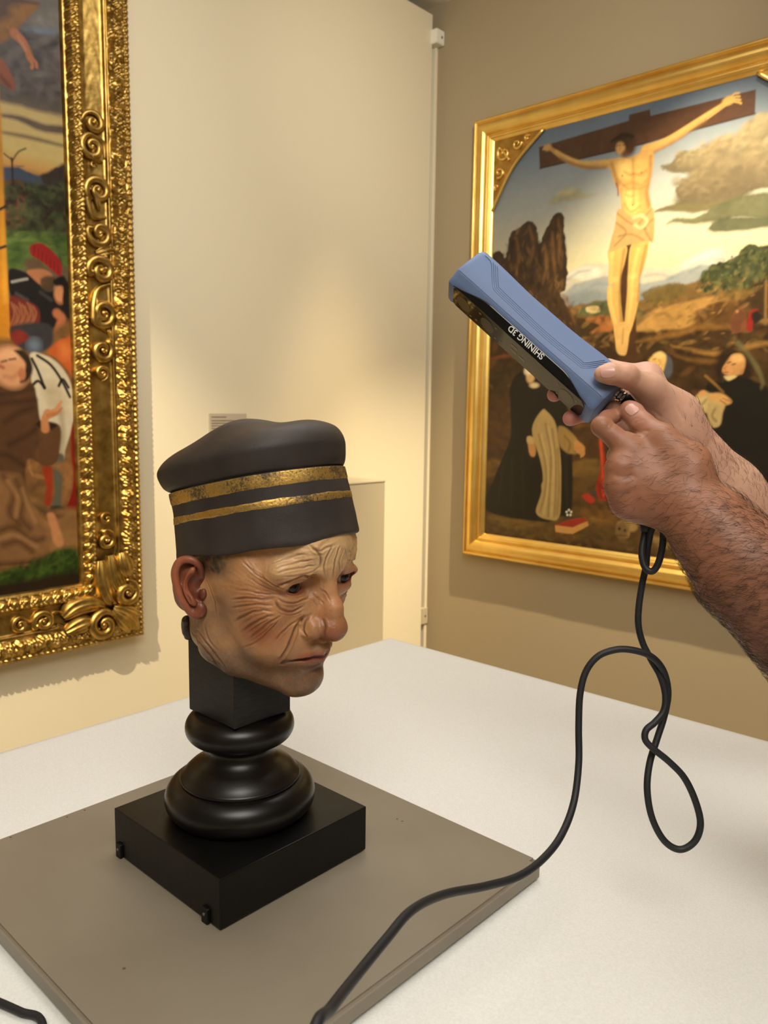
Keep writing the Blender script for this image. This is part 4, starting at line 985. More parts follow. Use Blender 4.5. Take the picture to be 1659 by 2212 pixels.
    L(a([(835, 600), (890, 565), (945, 575)]), 0.012, (36, 26, 14), 0.004, 0.9); L(a([(862, 625), (880, 618)]), 0.003, (70, 44, 24), 0.003, 0.9); L(a([(893, 620), (905, 617)]), 0.003, (70, 44, 24), 0.003, 0.9); L(a([(880, 625), (876, 648)]), 0.003, (140, 98, 56), 0.003, 0.8)
    # small figures in the landscape
    P(a([(1480, 1500), (1530, 1490), (1545, 1590), (1465, 1600)]), (112, 66, 36), 0.004); P(a([(1560, 1500), (1610, 1490), (1580, 1560), (1572, 1600), (1550, 1590)]), (128, 40, 26), 0.004)
    L(a([(1650, 1340), (1645, 1560)]), 0.01, (120, 92, 48), 0.004)
    for q in ([(600, 1330), (660, 1290), (720, 1280)], [(680, 1390), (760, 1350), (840, 1360)], [(1130, 1330), (1220, 1280), (1300, 1230)], [(1250, 1290), (1340, 1230), (1420, 1220)], [(1010, 1310), (1080, 1300), (1150, 1320)]): L(a(q), 0.008, (112, 124, 132), 0.008, 0.55)
    # ---- lower half: ground bands
    P(b([(150, 560), (400, 520), (700, 600), (760, 900), (150, 820)]), (70, 46, 22), 0.02, 0.9, 0.5)
    for q, c in (([(190, 330), (300, 310), (420, 360), (300, 330)], (120, 64, 28)), ([(960, 240), (1100, 200), (1300, 150), (1500, 170), (1300, 180), (1100, 230)], (120, 84, 38)), ([(1140, 260), (1350, 290), (1659, 240), (1659, 260), (1350, 310)], (150, 110, 54)), ([(1120, 300), (1250, 330), (1500, 330), (1300, 360)], (110, 76, 34)), ([(700, 600), (820, 560), (800, 640), (640, 700)], (96, 66, 30)), ([(150, 880), (240, 860), (250, 930), (150, 960)], (104, 74, 32)), ([(620, 880), (760, 860), (820, 930), (640, 960)], (112, 84, 38))):
        P(b(q), c, 0.008, 0.85, 0.5, rough=0.01)
    P(b([(150, 1150), (400, 1150), (700, 1100), (1000, 1180), (1900, 1250), (1900, 1600), (150, 1400)]), (84, 60, 28), 0.012, 1, 0.55, rough=0.01)
    P(b([(150, 1240), (300, 1270), (600, 1290), (1300, 1420), (1900, 1560), (1900, 1700), (150, 1330)]), (44, 26, 12), 0.015, 0.95, 0.4, rough=0.012)
    P(b([(200, 1160), (330, 1170), (480, 1200), (330, 1230), (190, 1190)]), (112, 86, 38), 0.012, 0.8, 0.4, rough=0.01)
    P(b([(680, 1130), (780, 1050), (900, 1070), (1000, 1150), (900, 1180), (700, 1190)]), (116, 78, 34), 0.012, 0.9, 0.5, rough=0.012)
    P(b([(1040, 1265), (1180, 1290), (1220, 1310), (1100, 1330)]), (150, 122, 66), 0.008, 0.8, 0.4)
    P(b([(620, 960), (800, 930), (830, 1050), (640, 1080)]), (88, 64, 30), 0.015, 0.9, 0.5)
    cv.dabs(b([(150, 560), (1800, 520), (1800, 1180), (150, 1150)]), 300, [(28, 19, 10), (72, 50, 24), (92, 64, 30), (40, 28, 15)], 0.020, 0.36, 0.15, 0.5, 2.6, 6)
    cv.dabs(b([(150, 1140), (1000, 1150), (1800, 1300), (1800, 1560), (150, 1330)]), 300, [(50, 34, 16), (108, 82, 38), (128, 98, 48), (66, 48, 22), (40, 42, 18)], 0.012, 0.4, 0.1, 0.5, 2.6, 7)
    # friar at the left in black and white
    P(b([(300, 470), (350, 400), (410, 400), (480, 480), (560, 520), (615, 640), (625, 800), (622, 1130), (560, 1160), (480, 1190), (175, 1130), (215, 960), (260, 850), (300, 740), (300, 600)]), (27, 23, 16), 0.004, 1, 0.3)
    for q in ([(260, 900), (230, 1100)], [(310, 850), (300, 1120)], [(360, 840), (370, 1130)], [(590, 800), (600, 1100)]): L(b(q), 0.01, (42, 36, 24), 0.008, 0.8)
    P(b([(468, 600), (500, 620), (540, 680), (562, 850), (566, 1000), (556, 1165), (500, 1178), (438, 1140), (470, 1000), (462, 850), (415, 700)]), (160, 134, 82), 0.004, 1, 0.25)
    for q in ([(480, 650), (505, 850), (490, 1150)], [(520, 680), (535, 900), (525, 1160)], [(450, 720), (485, 900), (455, 1120)]): L(b(q), 0.008, (104, 82, 44), 0.006, 0.75); 
    for q in ([(465, 680), (495, 900), (470, 1130)], [(505, 660), (522, 900), (510, 1150)]): L(b(q), 0.007, (190, 164, 104), 0.006, 0.7)
    B(b([(405, 425)])[0], (0.022, 0.028), (186, 150, 104), 1, 0.3); B(b([(392, 395)])[0], (0.02, 0.018), (214, 196, 160), 0.9, 0.4); B(b([(425, 470)])[0], (0.024, 0.012), (196, 176, 130), 0.9, 0.4)
    B(b([(408, 795)])[0], (0.010, 0.024), (172, 124, 72), 1, 0.3, ang=-0.2); B(b([(400, 760)])[0], (0.014, 0.016), (176, 148, 96), 1, 0.4)
    P(b([(552, 690), (600, 700), (660, 770), (650, 830), (600, 820), (560, 780)]), (138, 112, 62), 0.005); L(b([(575, 720), (625, 770), (640, 820)]), 0.006, (92, 70, 36), 0.005, 0.8)
    for k in range(4): L(b([(645, 780), (672, 800 + 6 * k), (690 - 6 * k, 830 + 6 * k)]), 0.006, (188, 138, 82), 0.003)
    # woman in the middle: head, blue veil and red mantle
    B(b([(1115, 360)])[0], (0.024, 0.030), (92, 98, 108), 1, 0.35); B(b([(1075, 350)])[0], (0.022, 0.027), (206, 168, 104), 1, 0.25, ang=-0.5); L(b([(1035, 345), (1050, 350)]), 0.003, (120, 80, 44), 0.003)
    P(b([(765, 735), (785, 760), (800, 850), (835, 960), (835, 1060), (775, 1075), (750, 1010), (775, 900)]), (140, 38, 22), 0.004); L(b([(775, 760), (785, 900), (790, 1050)]), 0.008, (206, 84, 44), 0.006, 0.7); L(b([(760, 980), (780, 1060)]), 0.008, (110, 26, 16), 0.006, 0.8)
    P(b([(675, 1050), (720, 1045), (745, 1080), (715, 1092)]), (158, 46, 28), 0.004); B(b([(735, 1040)])[0], (0.014, 0.012), (64, 56, 46), 0.9)
    P(b([(835, 760), (1100, 700), (1250, 800), (1250, 1000), (1000, 1150), (840, 1050)]), (44, 32, 22), 0.01, 0.9, 0.4)
    # friar at the right
    P(b([(1330, 480), (1400, 450), (1560, 440), (1700, 520), (1800, 700), (1800, 1250), (1300, 1200), (1380, 900), (1340, 700)]), (26, 21, 15), 0.006, 1, 0.3)
    P(b([(1415, 410), (1460, 460), (1540, 450), (1500, 480), (1430, 470)]), (176, 152, 100), 0.004)
    B(b([(1480, 370)])[0], (0.027, 0.036), (146, 104, 62), 1, 0.25); B(b([(1465, 380)])[0], (0.018, 0.026), (186, 134, 82), 0.9, 0.5); B(b([(1505, 330)])[0], (0.024, 0.018), (70, 50, 30), 0.8, 0.5)
    L(b([(1428, 385), (1445, 382)]), 0.003, (70, 44, 24), 0.003); L(b([(1440, 402), (1430, 408)]), 0.004, (140, 70, 44), 0.003)
    P(b([(1255, 560), (1310, 500), (1350, 510), (1420, 540), (1465, 540), (1440, 570), (1410, 640), (1400, 680), (1360, 690), (1340, 620), (1290, 610)]), (172, 146, 92), 0.005); L(b([(1300, 540), (1350, 580), (1400, 660)]), 0.006, (112, 90, 50), 0.005, 0.8)
    B(b([(1420, 545)])[0], (0.020, 0.010), (192, 140, 84), 1, 0.3, ang=-0.2); L(b([(1330, 420), (1420, 500)]), 0.006, (132, 100, 50), 0.004)
    L(b([(1500, 250), (1590, 360), (1630, 450), (1620, 490)]), [0.022, 0.018, 0.012, 0.006], (98, 90, 56), 0.006, 0.8)
    # books, skull and flower at the bottom
    P(b([(535, 1215), (690, 1180), (712, 1205), (600, 1252), (540, 1242)]), (176, 124, 60), 0.003, smooth=False); P(b([(538, 1205), (660, 1165), (705, 1182), (690, 1192), (560, 1222)]), (158, 50, 28), 0.003, smooth=False)
    L(b([(590, 1175), (660, 1165)]), 0.008, (60, 56, 48), 0.003)
    for dx, dy in ((0, -14), (12, -4), (8, 12), (-8, 12), (-12, -4)): B(b([(608 + dx, 1142 + dy)])[0], (0.005, 0.005), (214, 206, 178), 1, 0.4)
    B(b([(935, 1215)])[0], (0.030, 0.022), (150, 120, 70), 1, 0.2); P(b([(870, 1220), (900, 1200), (930, 1240), (920, 1275), (870, 1270), (860, 1245)]), (136, 106, 60), 0.003); B(b([(890, 1225)])[0], (0.006, 0.006), (44, 28, 14), 1, 0.4); B(b([(915, 1228)])[0], (0.006, 0.006), (44, 28, 14), 1, 0.4); L(b([(875, 1262), (915, 1266)]), 0.004, (60, 40, 20), 0.003)
    # --- heads and small things, worked over
    p = lambda x, y: (1380 + x / 3.412, 620 + y / 3.412)
    pp = lambda Q: [p(x, y) for x, y in Q]
    P(pp([(690, 330), (680, 250), (720, 180), (760, 175), (790, 220), (760, 270), (740, 330)]), (96, 58, 36), 0.004); P(pp([(800, 310), (810, 230), (860, 180), (880, 190), (840, 240), (828, 320)]), (130, 30, 24), 0.004); P(pp([(830, 200), (880, 175), (900, 230), (850, 270)]), (34, 26, 20), 0.005); B(p(725, 180), (0.006, 0.006), (150, 110, 70), 1, 0.4)
    P(pp([(600, 470), (700, 440), (800, 520), (830, 640), (760, 720), (620, 720), (560, 620)]), (34, 23, 13), 0.012, 0.95, 0.3)
    P(pp([(560, 760), (630, 690), (720, 660), (820, 680), (900, 760), (960, 900), (980, 1200), (600, 1200), (620, 950), (640, 860)]), (22, 19, 14), 0.006, 1, 0.2)
    B(p(715, 570), (0.024, 0.030), (52, 36, 22), 1, 0.25, ang=0.3)
    P(pp([(640, 560), (690, 500), (750, 495), (785, 540), (770, 620), (730, 650), (670, 655), (620, 630), (620, 600)]), (176, 128, 76), 0.005); P(pp([(690, 505), (750, 500), (770, 545), (720, 560), (680, 545)]), (200, 156, 98), 0.008, 0.9); P(pp([(620, 605), (650, 570), (690, 580), (680, 640), (640, 640)]), (190, 138, 84), 0.006, 0.8)
    L(pp([(655, 560), (675, 552)]), 0.004, (66, 42, 24), 0.003); L(pp([(690, 572), (712, 566)]), 0.004, (66, 42, 24), 0.003); L(pp([(648, 585), (628, 600), (640, 608)]), 0.004, (120, 78, 44), 0.003, 0.8); L(pp([(628, 628), (655, 628)]), 0.005, (132, 62, 42), 0.003, 0.9); B(p(758, 625), (0.006, 0.009), (160, 108, 64), 1, 0.4)
    P(pp([(628, 660), (660, 690), (720, 660), (690, 650), (650, 655)]), (196, 172, 120), 0.004)
    P(pp([(380, 860), (430, 820), (500, 800), (515, 850), (490, 920), (430, 920)]), (178, 156, 108), 0.005); P(pp([(520, 870), (570, 860), (610, 900), (605, 1000), (570, 1030), (520, 1000), (505, 920)]), (166, 144, 96), 0.005); L(pp([(560, 900), (540, 950), (570, 990)]), 0.006, (96, 78, 46), 0.006, 0.8); L(pp([(420, 880), (470, 860), (495, 830)]), 0.005, (110, 90, 54), 0.006, 0.8)
    P(pp([(520, 790), (590, 780), (640, 800), (685, 845), (640, 868), (560, 840), (515, 825)]), (186, 142, 84), 0.005); L(pp([(620, 820), (680, 845)]), 0.003, (116, 74, 42), 0.003); L(pp([(600, 835), (640, 862)]), 0.003, (116, 74, 42), 0.003); B(p(470, 785), (0.014, 0.011), (190, 136, 82), 1, 0.3)
    L(pp([(490, 655), (560, 715), (620, 775)]), 0.008, (120, 84, 40), 0.004)
    P(pp([(165, 480), (230, 520), (250, 600), (220, 670), (170, 640), (180, 560)]), (74, 76, 82), 0.006); P(pp([(70, 545), (110, 500), (160, 478), (200, 510), (195, 570), (165, 640), (120, 600), (80, 575)]), (206, 166, 96), 0.005); P(pp([(110, 500), (160, 480), (195, 510), (150, 520)]), (224, 192, 124), 0.008, 0.8); L(pp([(105, 535), (125, 530)]), 0.003, (110, 74, 40), 0.003); L(pp([(75, 555), (88, 562)]), 0.004, (150, 80, 50), 0.003, 0.8); L(pp([(150, 540), (160, 560), (150, 575)]), 0.004, (168, 122, 70), 0.004, 0.8)
    # folds of the white habit, painted again over the ground
    w = lambda Q: [(1040 + x / 3.4, 880 + y / 3.4) for x, y in Q]
    P(w([(455, 30), (530, 95), (560, 250), (582, 400), (580, 700), (565, 805), (480, 820), (400, 770), (440, 640), (440, 570), (455, 520), (430, 380), (372, 165)]), (158, 132, 82), 0.003, 1, 0.2)
    for Q in ([(470, 120), (510, 350), (500, 600), (490, 800)], [(520, 160), (545, 380), (545, 620), (535, 800)], [(420, 200), (470, 420), (470, 600), (430, 770)], [(560, 300), (570, 560), (555, 790)]): L(w(Q), 0.006, (104, 82, 46), 0.006, 0.75)
    for Q in ([(490, 140), (528, 370), (522, 640), (512, 800)], [(440, 200), (488, 430), (484, 620), (455, 790)]): L(w(Q), 0.007, (186, 160, 104), 0.006, 0.7)
    P(w([(340, 220), (380, 230), (400, 310), (390, 360), (360, 355), (345, 300)]), (170, 122, 72), 0.004); P(w([(338, 215), (385, 225), (380, 265), (342, 260)]), (176, 148, 96), 0.005)
    P(w([(560, 190), (620, 180), (690, 230), (700, 300), (650, 340), (590, 300), (570, 250)]), (140, 110, 60), 0.006); P(w([(690, 240), (740, 270), (760, 300), (750, 360), (730, 350), (700, 330), (680, 290)]), (170, 118, 66), 0.004); L(w([(610, 210), (650, 260), (640, 320)]), 0.006, (92, 68, 34), 0.006, 0.8)
    P(w([(540, 865), (670, 880), (780, 835), (785, 870), (670, 930), (545, 915)]), (180, 132, 70), 0.003, smooth=False); P(w([(540, 862), (610, 838), (750, 812), (775, 835), (670, 882)]), (140, 42, 26), 0.003, smooth=False)
    B((1346, 1136), (0.030, 0.026), (132, 104, 60), 1, 0.2); P([(1330, 1140), (1345, 1128), (1355, 1145), (1350, 1162), (1334, 1160)], (112, 86, 48), 0.004); B((1338, 1142), (0.006, 0.007), (40, 26, 14), 1, 0.5); B((1350, 1146), (0.006, 0.006), (52, 34, 18), 1, 0.5); L([(1334, 1156), (1350, 1158)], 0.004, (56, 38, 20), 0.004, 0.8)
    cv.C *= 0.74
    return cv.mesh('canvas', lambda U, V: np.stack([U, np.full_like(U, YW - 0.02), V], -1))

# ---- left altarpiece
def painting_left():
    def uv(px, py): p = on_plane(px, py, 0, XW + 0.02); return p[1], p[2]
    us = np.concatenate([np.linspace(-0.30, 0.93, 50), np.linspace(0.935, 1.272, 190)]); vs = np.concatenate([np.linspace(0.885, 2.80, 860), np.linspace(2.81, 2.88, 6)])
    cv = Canvas(us, vs, uv); P, L, B = cv.poly, cv.line, cv.blob
    a = lambda Q: [(x / 3.071, y / 3.071) for x, y in Q]
    b = lambda Q: [(x / 2.9105, 720 + y / 2.9105) for x, y in Q]
    z = lambda y: uv(60, y)[1]
    cv.vgrad([(z(-60), (120, 112, 104)), (z(60), (98, 90, 84)), (z(170), (78, 70, 66)), (z(215), (130, 110, 84)), (z(240), (214, 188, 124)), (z(330), (226, 198, 122)), (z(362), (228, 170, 92)), (z(385), (96, 84, 66))])
    P(a([(0, 420), (120, 300), (240, 240), (420, 260), (440, 620), (200, 640), (0, 600)]), (76, 66, 64), 0.02, 0.9, 0.6, rough=0.03)
    P(a([(180, 120), (300, 60), (420, 80), (420, 200), (300, 190)]), (128, 122, 112), 0.015, 0.9, 0.5, rough=0.02); P(a([(140, 190), (250, 180), (385, 200), (340, 245), (210, 228)]), (116, 130, 142), 0.008, 0.9)
    P(a([(120, 210), (210, 200), (330, 260), (400, 230), (420, 420), (320, 400), (230, 330)]), (56, 48, 48), 0.01, 0.85, 0.5, rough=0.02); P(a([(240, 470), (330, 430), (410, 470), (400, 560), (280, 540)]), (104, 94, 88), 0.01, 0.8, 0.5, rough=0.015)
    P(a([(0, 600), (200, 620), (420, 690), (420, 760), (200, 710), (0, 670)]), (92, 82, 72), 0.008, 0.9, 0.4, rough=0.01)
    P(a([(-200, 745), (0, 750), (150, 770), (300, 820), (420, 840), (420, 890), (250, 860), (120, 800), (0, 775)]), (98, 82, 72), 0.006, 0.95, 0.4, rough=0.006); P(a([(0, 868), (200, 900), (420, 960), (420, 975), (200, 925), (0, 880)]), (112, 92, 74), 0.006, 0.9, 0.3)
    P(a([(-2000, 1120), (20, 1110), (100, 1100), (200, 1150), (285, 1170), (440, 1160), (440, 1300), (-2000, 1300)]), (72, 84, 104), 0.004, 1, 0.3, rough=0.004)
    P(a([(280, 1170), (350, 1130), (440, 1090), (440, 1260), (300, 1230)]), (62, 50, 42), 0.005, 1, 0.5, rough=0.01)
    P(a([(-2000, 1210), (60, 1205), (200, 1215), (330, 1240), (460, 1230), (460, 1600), (-2000, 1600)]), (52, 60, 38), 0.006, 1, 0.7, rough=0.02)
    P(a([(250, 1250), (420, 1260), (430, 1320), (300, 1330)]), (88, 104, 58), 0.01, 0.7, 0.5); P(a([(300, 1370), (440, 1330), (450, 1540), (330, 1540)]), (66, 40, 30), 0.008, 0.95, 0.5, rough=0.01)
    P(a([(-500, 1190), (20, 1200), (140, 1200), (170, 1310), (175, 1420), (100, 1510), (-500, 1520)]), (116, 72, 50), 0.005, 1, 0.45, rough=0.012)
    for q in ([(60, 1220), (70, 1330), (50, 1450)], [(110, 1230), (130, 1350), (120, 1450)]): L(a(q), 0.012, (160, 104, 72), 0.008, 0.6)
    P(a([(-2000, 1530), (60, 1530), (200, 1540), (470, 1530), (480, 1760), (-2000, 1800)]), (86, 110, 50), 0.006, 1, 0.5, rough=0.01); P(a([(60, 1640), (130, 1620), (160, 1720), (70, 1760)]), (52, 70, 36), 0.01, 0.8, 0.5, rough=0.01)
    L(a([(84, 1215), (82, 1110), (78, 1050)]), 0.006, (56, 40, 32), 0.003); L(a([(80, 1060), (40, 1030), (28, 1018)]), 0.004, (60, 44, 34), 0.003); L(a([(80, 1070), (120, 1010), (170, 985)]), 0.004, (70, 52, 40), 0.003)
    L(a([(330, 1490), (370, 1600), (410, 1760)]), 0.006, (60, 62, 66), 0.003)
    cv.dabs(a([(0, 420), (240, 240), (420, 260), (430, 620), (0, 600)]), 160, [(50, 44, 44), (104, 96, 92), (74, 64, 62), (130, 120, 112)], 0.016, 0.5, 0.4, 0.7, 3, 11)
    cv.dabs(a([(20, 1210), (450, 1230), (460, 1560), (20, 1560)]), 320, [(36, 44, 26), (74, 84, 48), (52, 40, 28), (92, 96, 58), (40, 30, 24)], 0.010, 0.65, 1.2, 0.9, 1.8, 12)
    cv.dabs(a([(20, 1540), (470, 1540), (470, 1760), (20, 1760)]), 120, [(60, 84, 36), (112, 132, 66), (76, 96, 44)], 0.012, 0.5, 0.2, 0.4, 4, 13)
    # beam, arm of the figure above
    P(a([(-600, -200), (120, -10), (260, 25), (150, 150), (0, 290), (-600, 500)]), (150, 98, 34), 0.005, 1, 0.5); P(a([(-600, -200), (100, -20), (60, 60), (0, 140), (-600, 300)]), (70, 44, 22), 0.012, 0.9, 0.4); P(a([(70, -10), (130, -10), (260, 25), (150, 20)]), (60, 40, 24), 0.006, 0.9)
    L(a([(100, 225), (150, 275), (180, 330), (200, 385)]), [0.032, 0.026, 0.022, 0.024], (186, 112, 70), 0.004); L(a([(200, 385), (215, 430), (210, 450)]), 0.01, (196, 122, 80), 0.003); L(a([(205, 380), (238, 415), (244, 445)]), 0.01, (190, 118, 76), 0.003); L(a([(120, 245), (170, 330)]), 0.008, (214, 148, 98), 0.005, 0.7)
    L(a([(-20, 440), (40, 520), (80, 575)]), [0.06, 0.045, 0.02], (150, 82, 54), 0.005); L(a([(-20, 480), (60, 570)]), 0.014, (104, 50, 36), 0.006, 0.8)
    # horseman with red cap, armour
    P(a([(60, 1790), (150, 1800), (240, 1850), (330, 1930), (470, 1880), (490, 2230), (240, 2300), (70, 1960)]), (27, 24, 24), 0.004, 1, 0.4)
    L(a([(80, 1870), (150, 1855), (180, 1850)]), 0.006, (170, 168, 160), 0.004); L(a([(110, 1950), (180, 1990)]), 0.008, (74, 72, 72), 0.006); L(a([(270, 1940), (340, 1990)]), 0.008, (62, 58, 58), 0.006)
    B(a([(230, 1760)])[0], (0.034, 0.022), (96, 74, 56), 1, 0.3); P(a([(178, 1800), (230, 1785), (300, 1790), (350, 1830), (330, 1900), (270, 1890), (210, 1840)]), (172, 112, 76), 0.004); P(a([(270, 1850), (330, 1830), (370, 1850), (340, 1930), (290, 1920)]), (74, 58, 40), 0.005, 0.95, 0.4, rough=0.006)
    P(a([(196, 1640), (225, 1618), (280, 1615), (340, 1660), (395, 1720), (412, 1780), (400, 1835), (340, 1790), (270, 1730), (210, 1695)]), (150, 34, 32), 0.003, 1, 0.2)
    for k in range(7): L(a([(230 + 26 * k, 1632 + 22 * k), (225 + 27 * k, 1690 + 20 * k)]), 0.003, (98, 18, 20), 0.003, 0.8)
    B(a([(395, 1950)])[0], (0.018, 0.03), (196, 132, 92), 1, 0.3); P(a([(355, 1860), (420, 1830), (450, 1900), (440, 2030), (415, 1990), (420, 1900), (370, 1895)]), (24, 18, 16), 0.004)
    P(a([(60, 1985), (140, 1980), (240, 2030), (265, 2110), (220, 2240), (50, 2260)]), (104, 40, 34), 0.004, 1, 0.4)
    for k in range(9): L(a([(75 + 18 * k, 2010 + 12 * (k % 3)), (95 + 18 * k, 2080 + 18 * (k % 2)), (70 + 18 * k, 2160)]), 0.004, (170, 112, 74), 0.004, 0.7)
    L(a([(380, 2080), (410, 2120), (390, 2200)]), 0.03, (178, 106, 70), 0.005)
    # orange column of the cross
    P([(-300, -200), (-12, -200), (0, 228), (5, 330), (9, 450), (19, 650), (24, 760), (-300, 820)], (196, 128, 32), 0.003, 1, 0.3, False); L([(-2, 240), (4, 450), (12, 650)], 0.012, (226, 164, 56), 0.008, 0.7); L([(0, 452), (12, 446)], 0.008, (40, 36, 30), 0.003); L([(0, 536), (12, 532)], 0.008, (40, 36, 30), 0.003)
    # lower part
    P([(-300, 760), (60, 735), (175, 735), (180, 1300), (-300, 1330)], (120, 84, 48), 0.01, 1, 0.5)
    cv.dabs([(60, 740), (175, 740), (178, 1290), (60, 1290)], 200, [(60, 40, 26), (150, 104, 60), (104, 66, 40), (170, 124, 76)], 0.010, 0.45, 0.6, 0.8, 3, 14)
    P(b([(70, -40), (300, -60), (330, 60), (250, 120), (120, 90)]), (52, 50, 54), 0.006, 1, 0.4); B(b([(215, 75)])[0], (0.022, 0.022), (104, 116, 134), 0.9, 0.6); P(b([(70, 0), (130, -20), (180, 30), (100, 70)]), (126, 40, 32), 0.006, 0.9, 0.5)
    P(b([(300, 120), (350, 60), (410, 30), (470, 30), (480, 300), (430, 240), (360, 160)]), (184, 88, 40), 0.005); B(b([(410, 110)])[0], (0.02, 0.028), (214, 124, 64), 0.7, 0.7)
    P(b([(185, 140), (280, 138), (360, 185), (420, 260), (455, 350), (468, 470), (452, 600), (410, 730), (395, 800), (330, 790), (250, 560), (215, 400)]), (204, 192, 166), 0.004, 1, 0.15); P(b([(270, 330), (330, 300), (400, 380), (410, 520), (340, 480), (290, 420)]), (184, 168, 136), 0.015, 0.8); L(b([(380, 480), (395, 620), (385, 760)]), 0.012, (150, 134, 104), 0.01, 0.8)
    for q in ([(200, 160), (240, 240), (280, 345)], [(235, 140), (320, 200), (390, 300), (440, 400)], [(200, 330), (240, 300), (280, 340)], [(370, 330), (395, 290), (430, 340)]): L(b(q), 0.009, (24, 20, 18), 0.003)
    P(b([(345, 770), (402, 770), (396, 900), (385, 1010), (390, 1100), (325, 1102), (345, 1000), (338, 900)]), (92, 88, 72), 0.004); P(b([(325, 1090), (400, 1090), (410, 1130), (320, 1135)]), (44, 38, 30), 0.005)
    P(b([(445, 640), (475, 590), (490, 1100), (420, 1100), (455, 960)]), (128, 26, 16), 0.004); P(b([(265, 850), (325, 840), (325, 1060), (280, 1070), (290, 960)]), (150, 52, 28), 0.005); P(b([(330, 830), (445, 820), (450, 960), (390, 1080), (400, 900)]), (150, 104, 60), 0.008, 0.9, 0.4)
    P(b([(180, 1050), (320, 1110), (490, 1120), (490, 1420), (200, 1420)]), (142, 104, 62), 0.01, 1, 0.4); P(b([(190, 1060), (330, 1120), (400, 1150), (300, 1170)]), (74, 52, 32), 0.01, 0.8)
    # friar in brown habit
    P(b([(-400, 330), (0, 335), (190, 310), (235, 420), (262, 560), (370, 580), (378, 690), (355, 800), (290, 832), (180, 790), (160, 900), (190, 1060), (250, 1200), (300, 1330), (290, 1430), (0, 1460), (-400, 1470)]), (82, 54, 34), 0.004, 1, 0.3)
    P(b([(-400, 900), (60, 880), (140, 920), (190, 1060), (260, 1180), (310, 1280), (290, 1400), (0, 1440), (-400, 1450)]), (128, 92, 58), 0.01, 1, 0.35)
    for q in ([(20, 900), (90, 1000), (60, 1120), (120, 1200)], [(100, 920), (150, 1040), (130, 1150), (190, 1230)], [(0, 1240), (90, 1220), (200, 1300), (270, 1290)], [(20, 1330), (120, 1310), (200, 1370)]): L(b(q), 0.016, (76, 48, 28), 0.01, 0.8); 
    for q in ([(50, 930), (110, 1030), (100, 1150)], [(0, 1290), (100, 1270), (230, 1340)], [(140, 980), (175, 1080), (220, 1180)]): L(b(q), 0.010, (166, 124, 82), 0.008, 0.7)
    for q in ([(10, 390), (110, 370), (200, 350)], [(0, 440), (120, 430), (220, 420)], [(30, 560), (120, 500), (200, 470)], [(60, 700), (170, 640), (230, 600)], [(150, 830), (60, 770), (0, 760)]): L(b(q), 0.012, (52, 34, 22), 0.01, 0.8)
    P(b([(230, 560), (262, 560), (372, 580), (380, 690), (350, 800), (270, 830), (215, 760), (250, 680)]), (96, 64, 40), 0.006, 0.9); P(b([(228, 580), (300, 610), (360, 580), (330, 560), (250, 550)]), (38, 26, 20), 0.004, 0.95)
    L(b([(285, 600), (282, 540), (300, 500)]), [0.028, 0.024, 0.024], (192, 128, 84), 0.004); L(b([(300, 510), (350, 480), (385, 430)]), [0.022, 0.014, 0.008], (200, 138, 92), 0.003); L(b([(305, 520), (360, 500), (388, 470)]), [0.018, 0.012, 0.006], (182, 118, 78), 0.003)
    B(b([(70, 215)])[0], (0.056, 0.064), (204, 148, 108), 1, 0.2, ang=0.3); P(b([(0, 120), (60, 105), (120, 110), (100, 170), (20, 170)]), (222, 172, 132), 0.012, 0.7); P(b([(90, 108), (150, 108), (195, 170), (205, 240), (170, 300), (125, 310), (150, 250), (160, 190), (120, 140)]), (46, 34, 26), 0.005); B(b([(138, 255)])[0], (0.012, 0.020), (178, 112, 78), 1, 0.3)
    L(b([(10, 180), (40, 172)]), 0.006, (96, 62, 44), 0.004); L(b([(60, 165), (95, 160)]), 0.006, (96, 62, 44), 0.004); L(b([(0, 205), (18, 215)]), 0.01, (160, 88, 64), 0.005); L(b([(30, 270), (80, 275), (110, 255)]), 0.01, (150, 100, 74), 0.008, 0.6)
    P(b([(295, 1140), (340, 1135), (375, 1230), (400, 1310), (385, 1355), (340, 1320), (320, 1230)]), (190, 130, 86), 0.005); P(b([(-400, 1480), (0, 1500), (200, 1450), (300, 1390), (400, 1340), (480, 1360), (500, 1520), (300, 1560), (0, 1620), (-400, 1620)]), (44, 64, 20), 0.01, 1, 0.6, rough=0.01); cv.dabs(b([(0, 1500), (300, 1390), (480, 1360), (495, 1520), (0, 1620)]), 160, [(28, 40, 14), (70, 96, 30), (52, 76, 24)], 0.009, 0.6, 0.5, 0.8, 2, 15)
    P(b([(-400, 1570), (0, 1570), (200, 1545), (520, 1500), (530, 1700), (-400, 1700)]), (40, 28, 16), 0.012, 1, 0.4)
    cv.C *= 0.62
    return cv.mesh('canvas', lambda U, V: np.stack([np.full_like(U, XW + 0.02), U, V], -1))
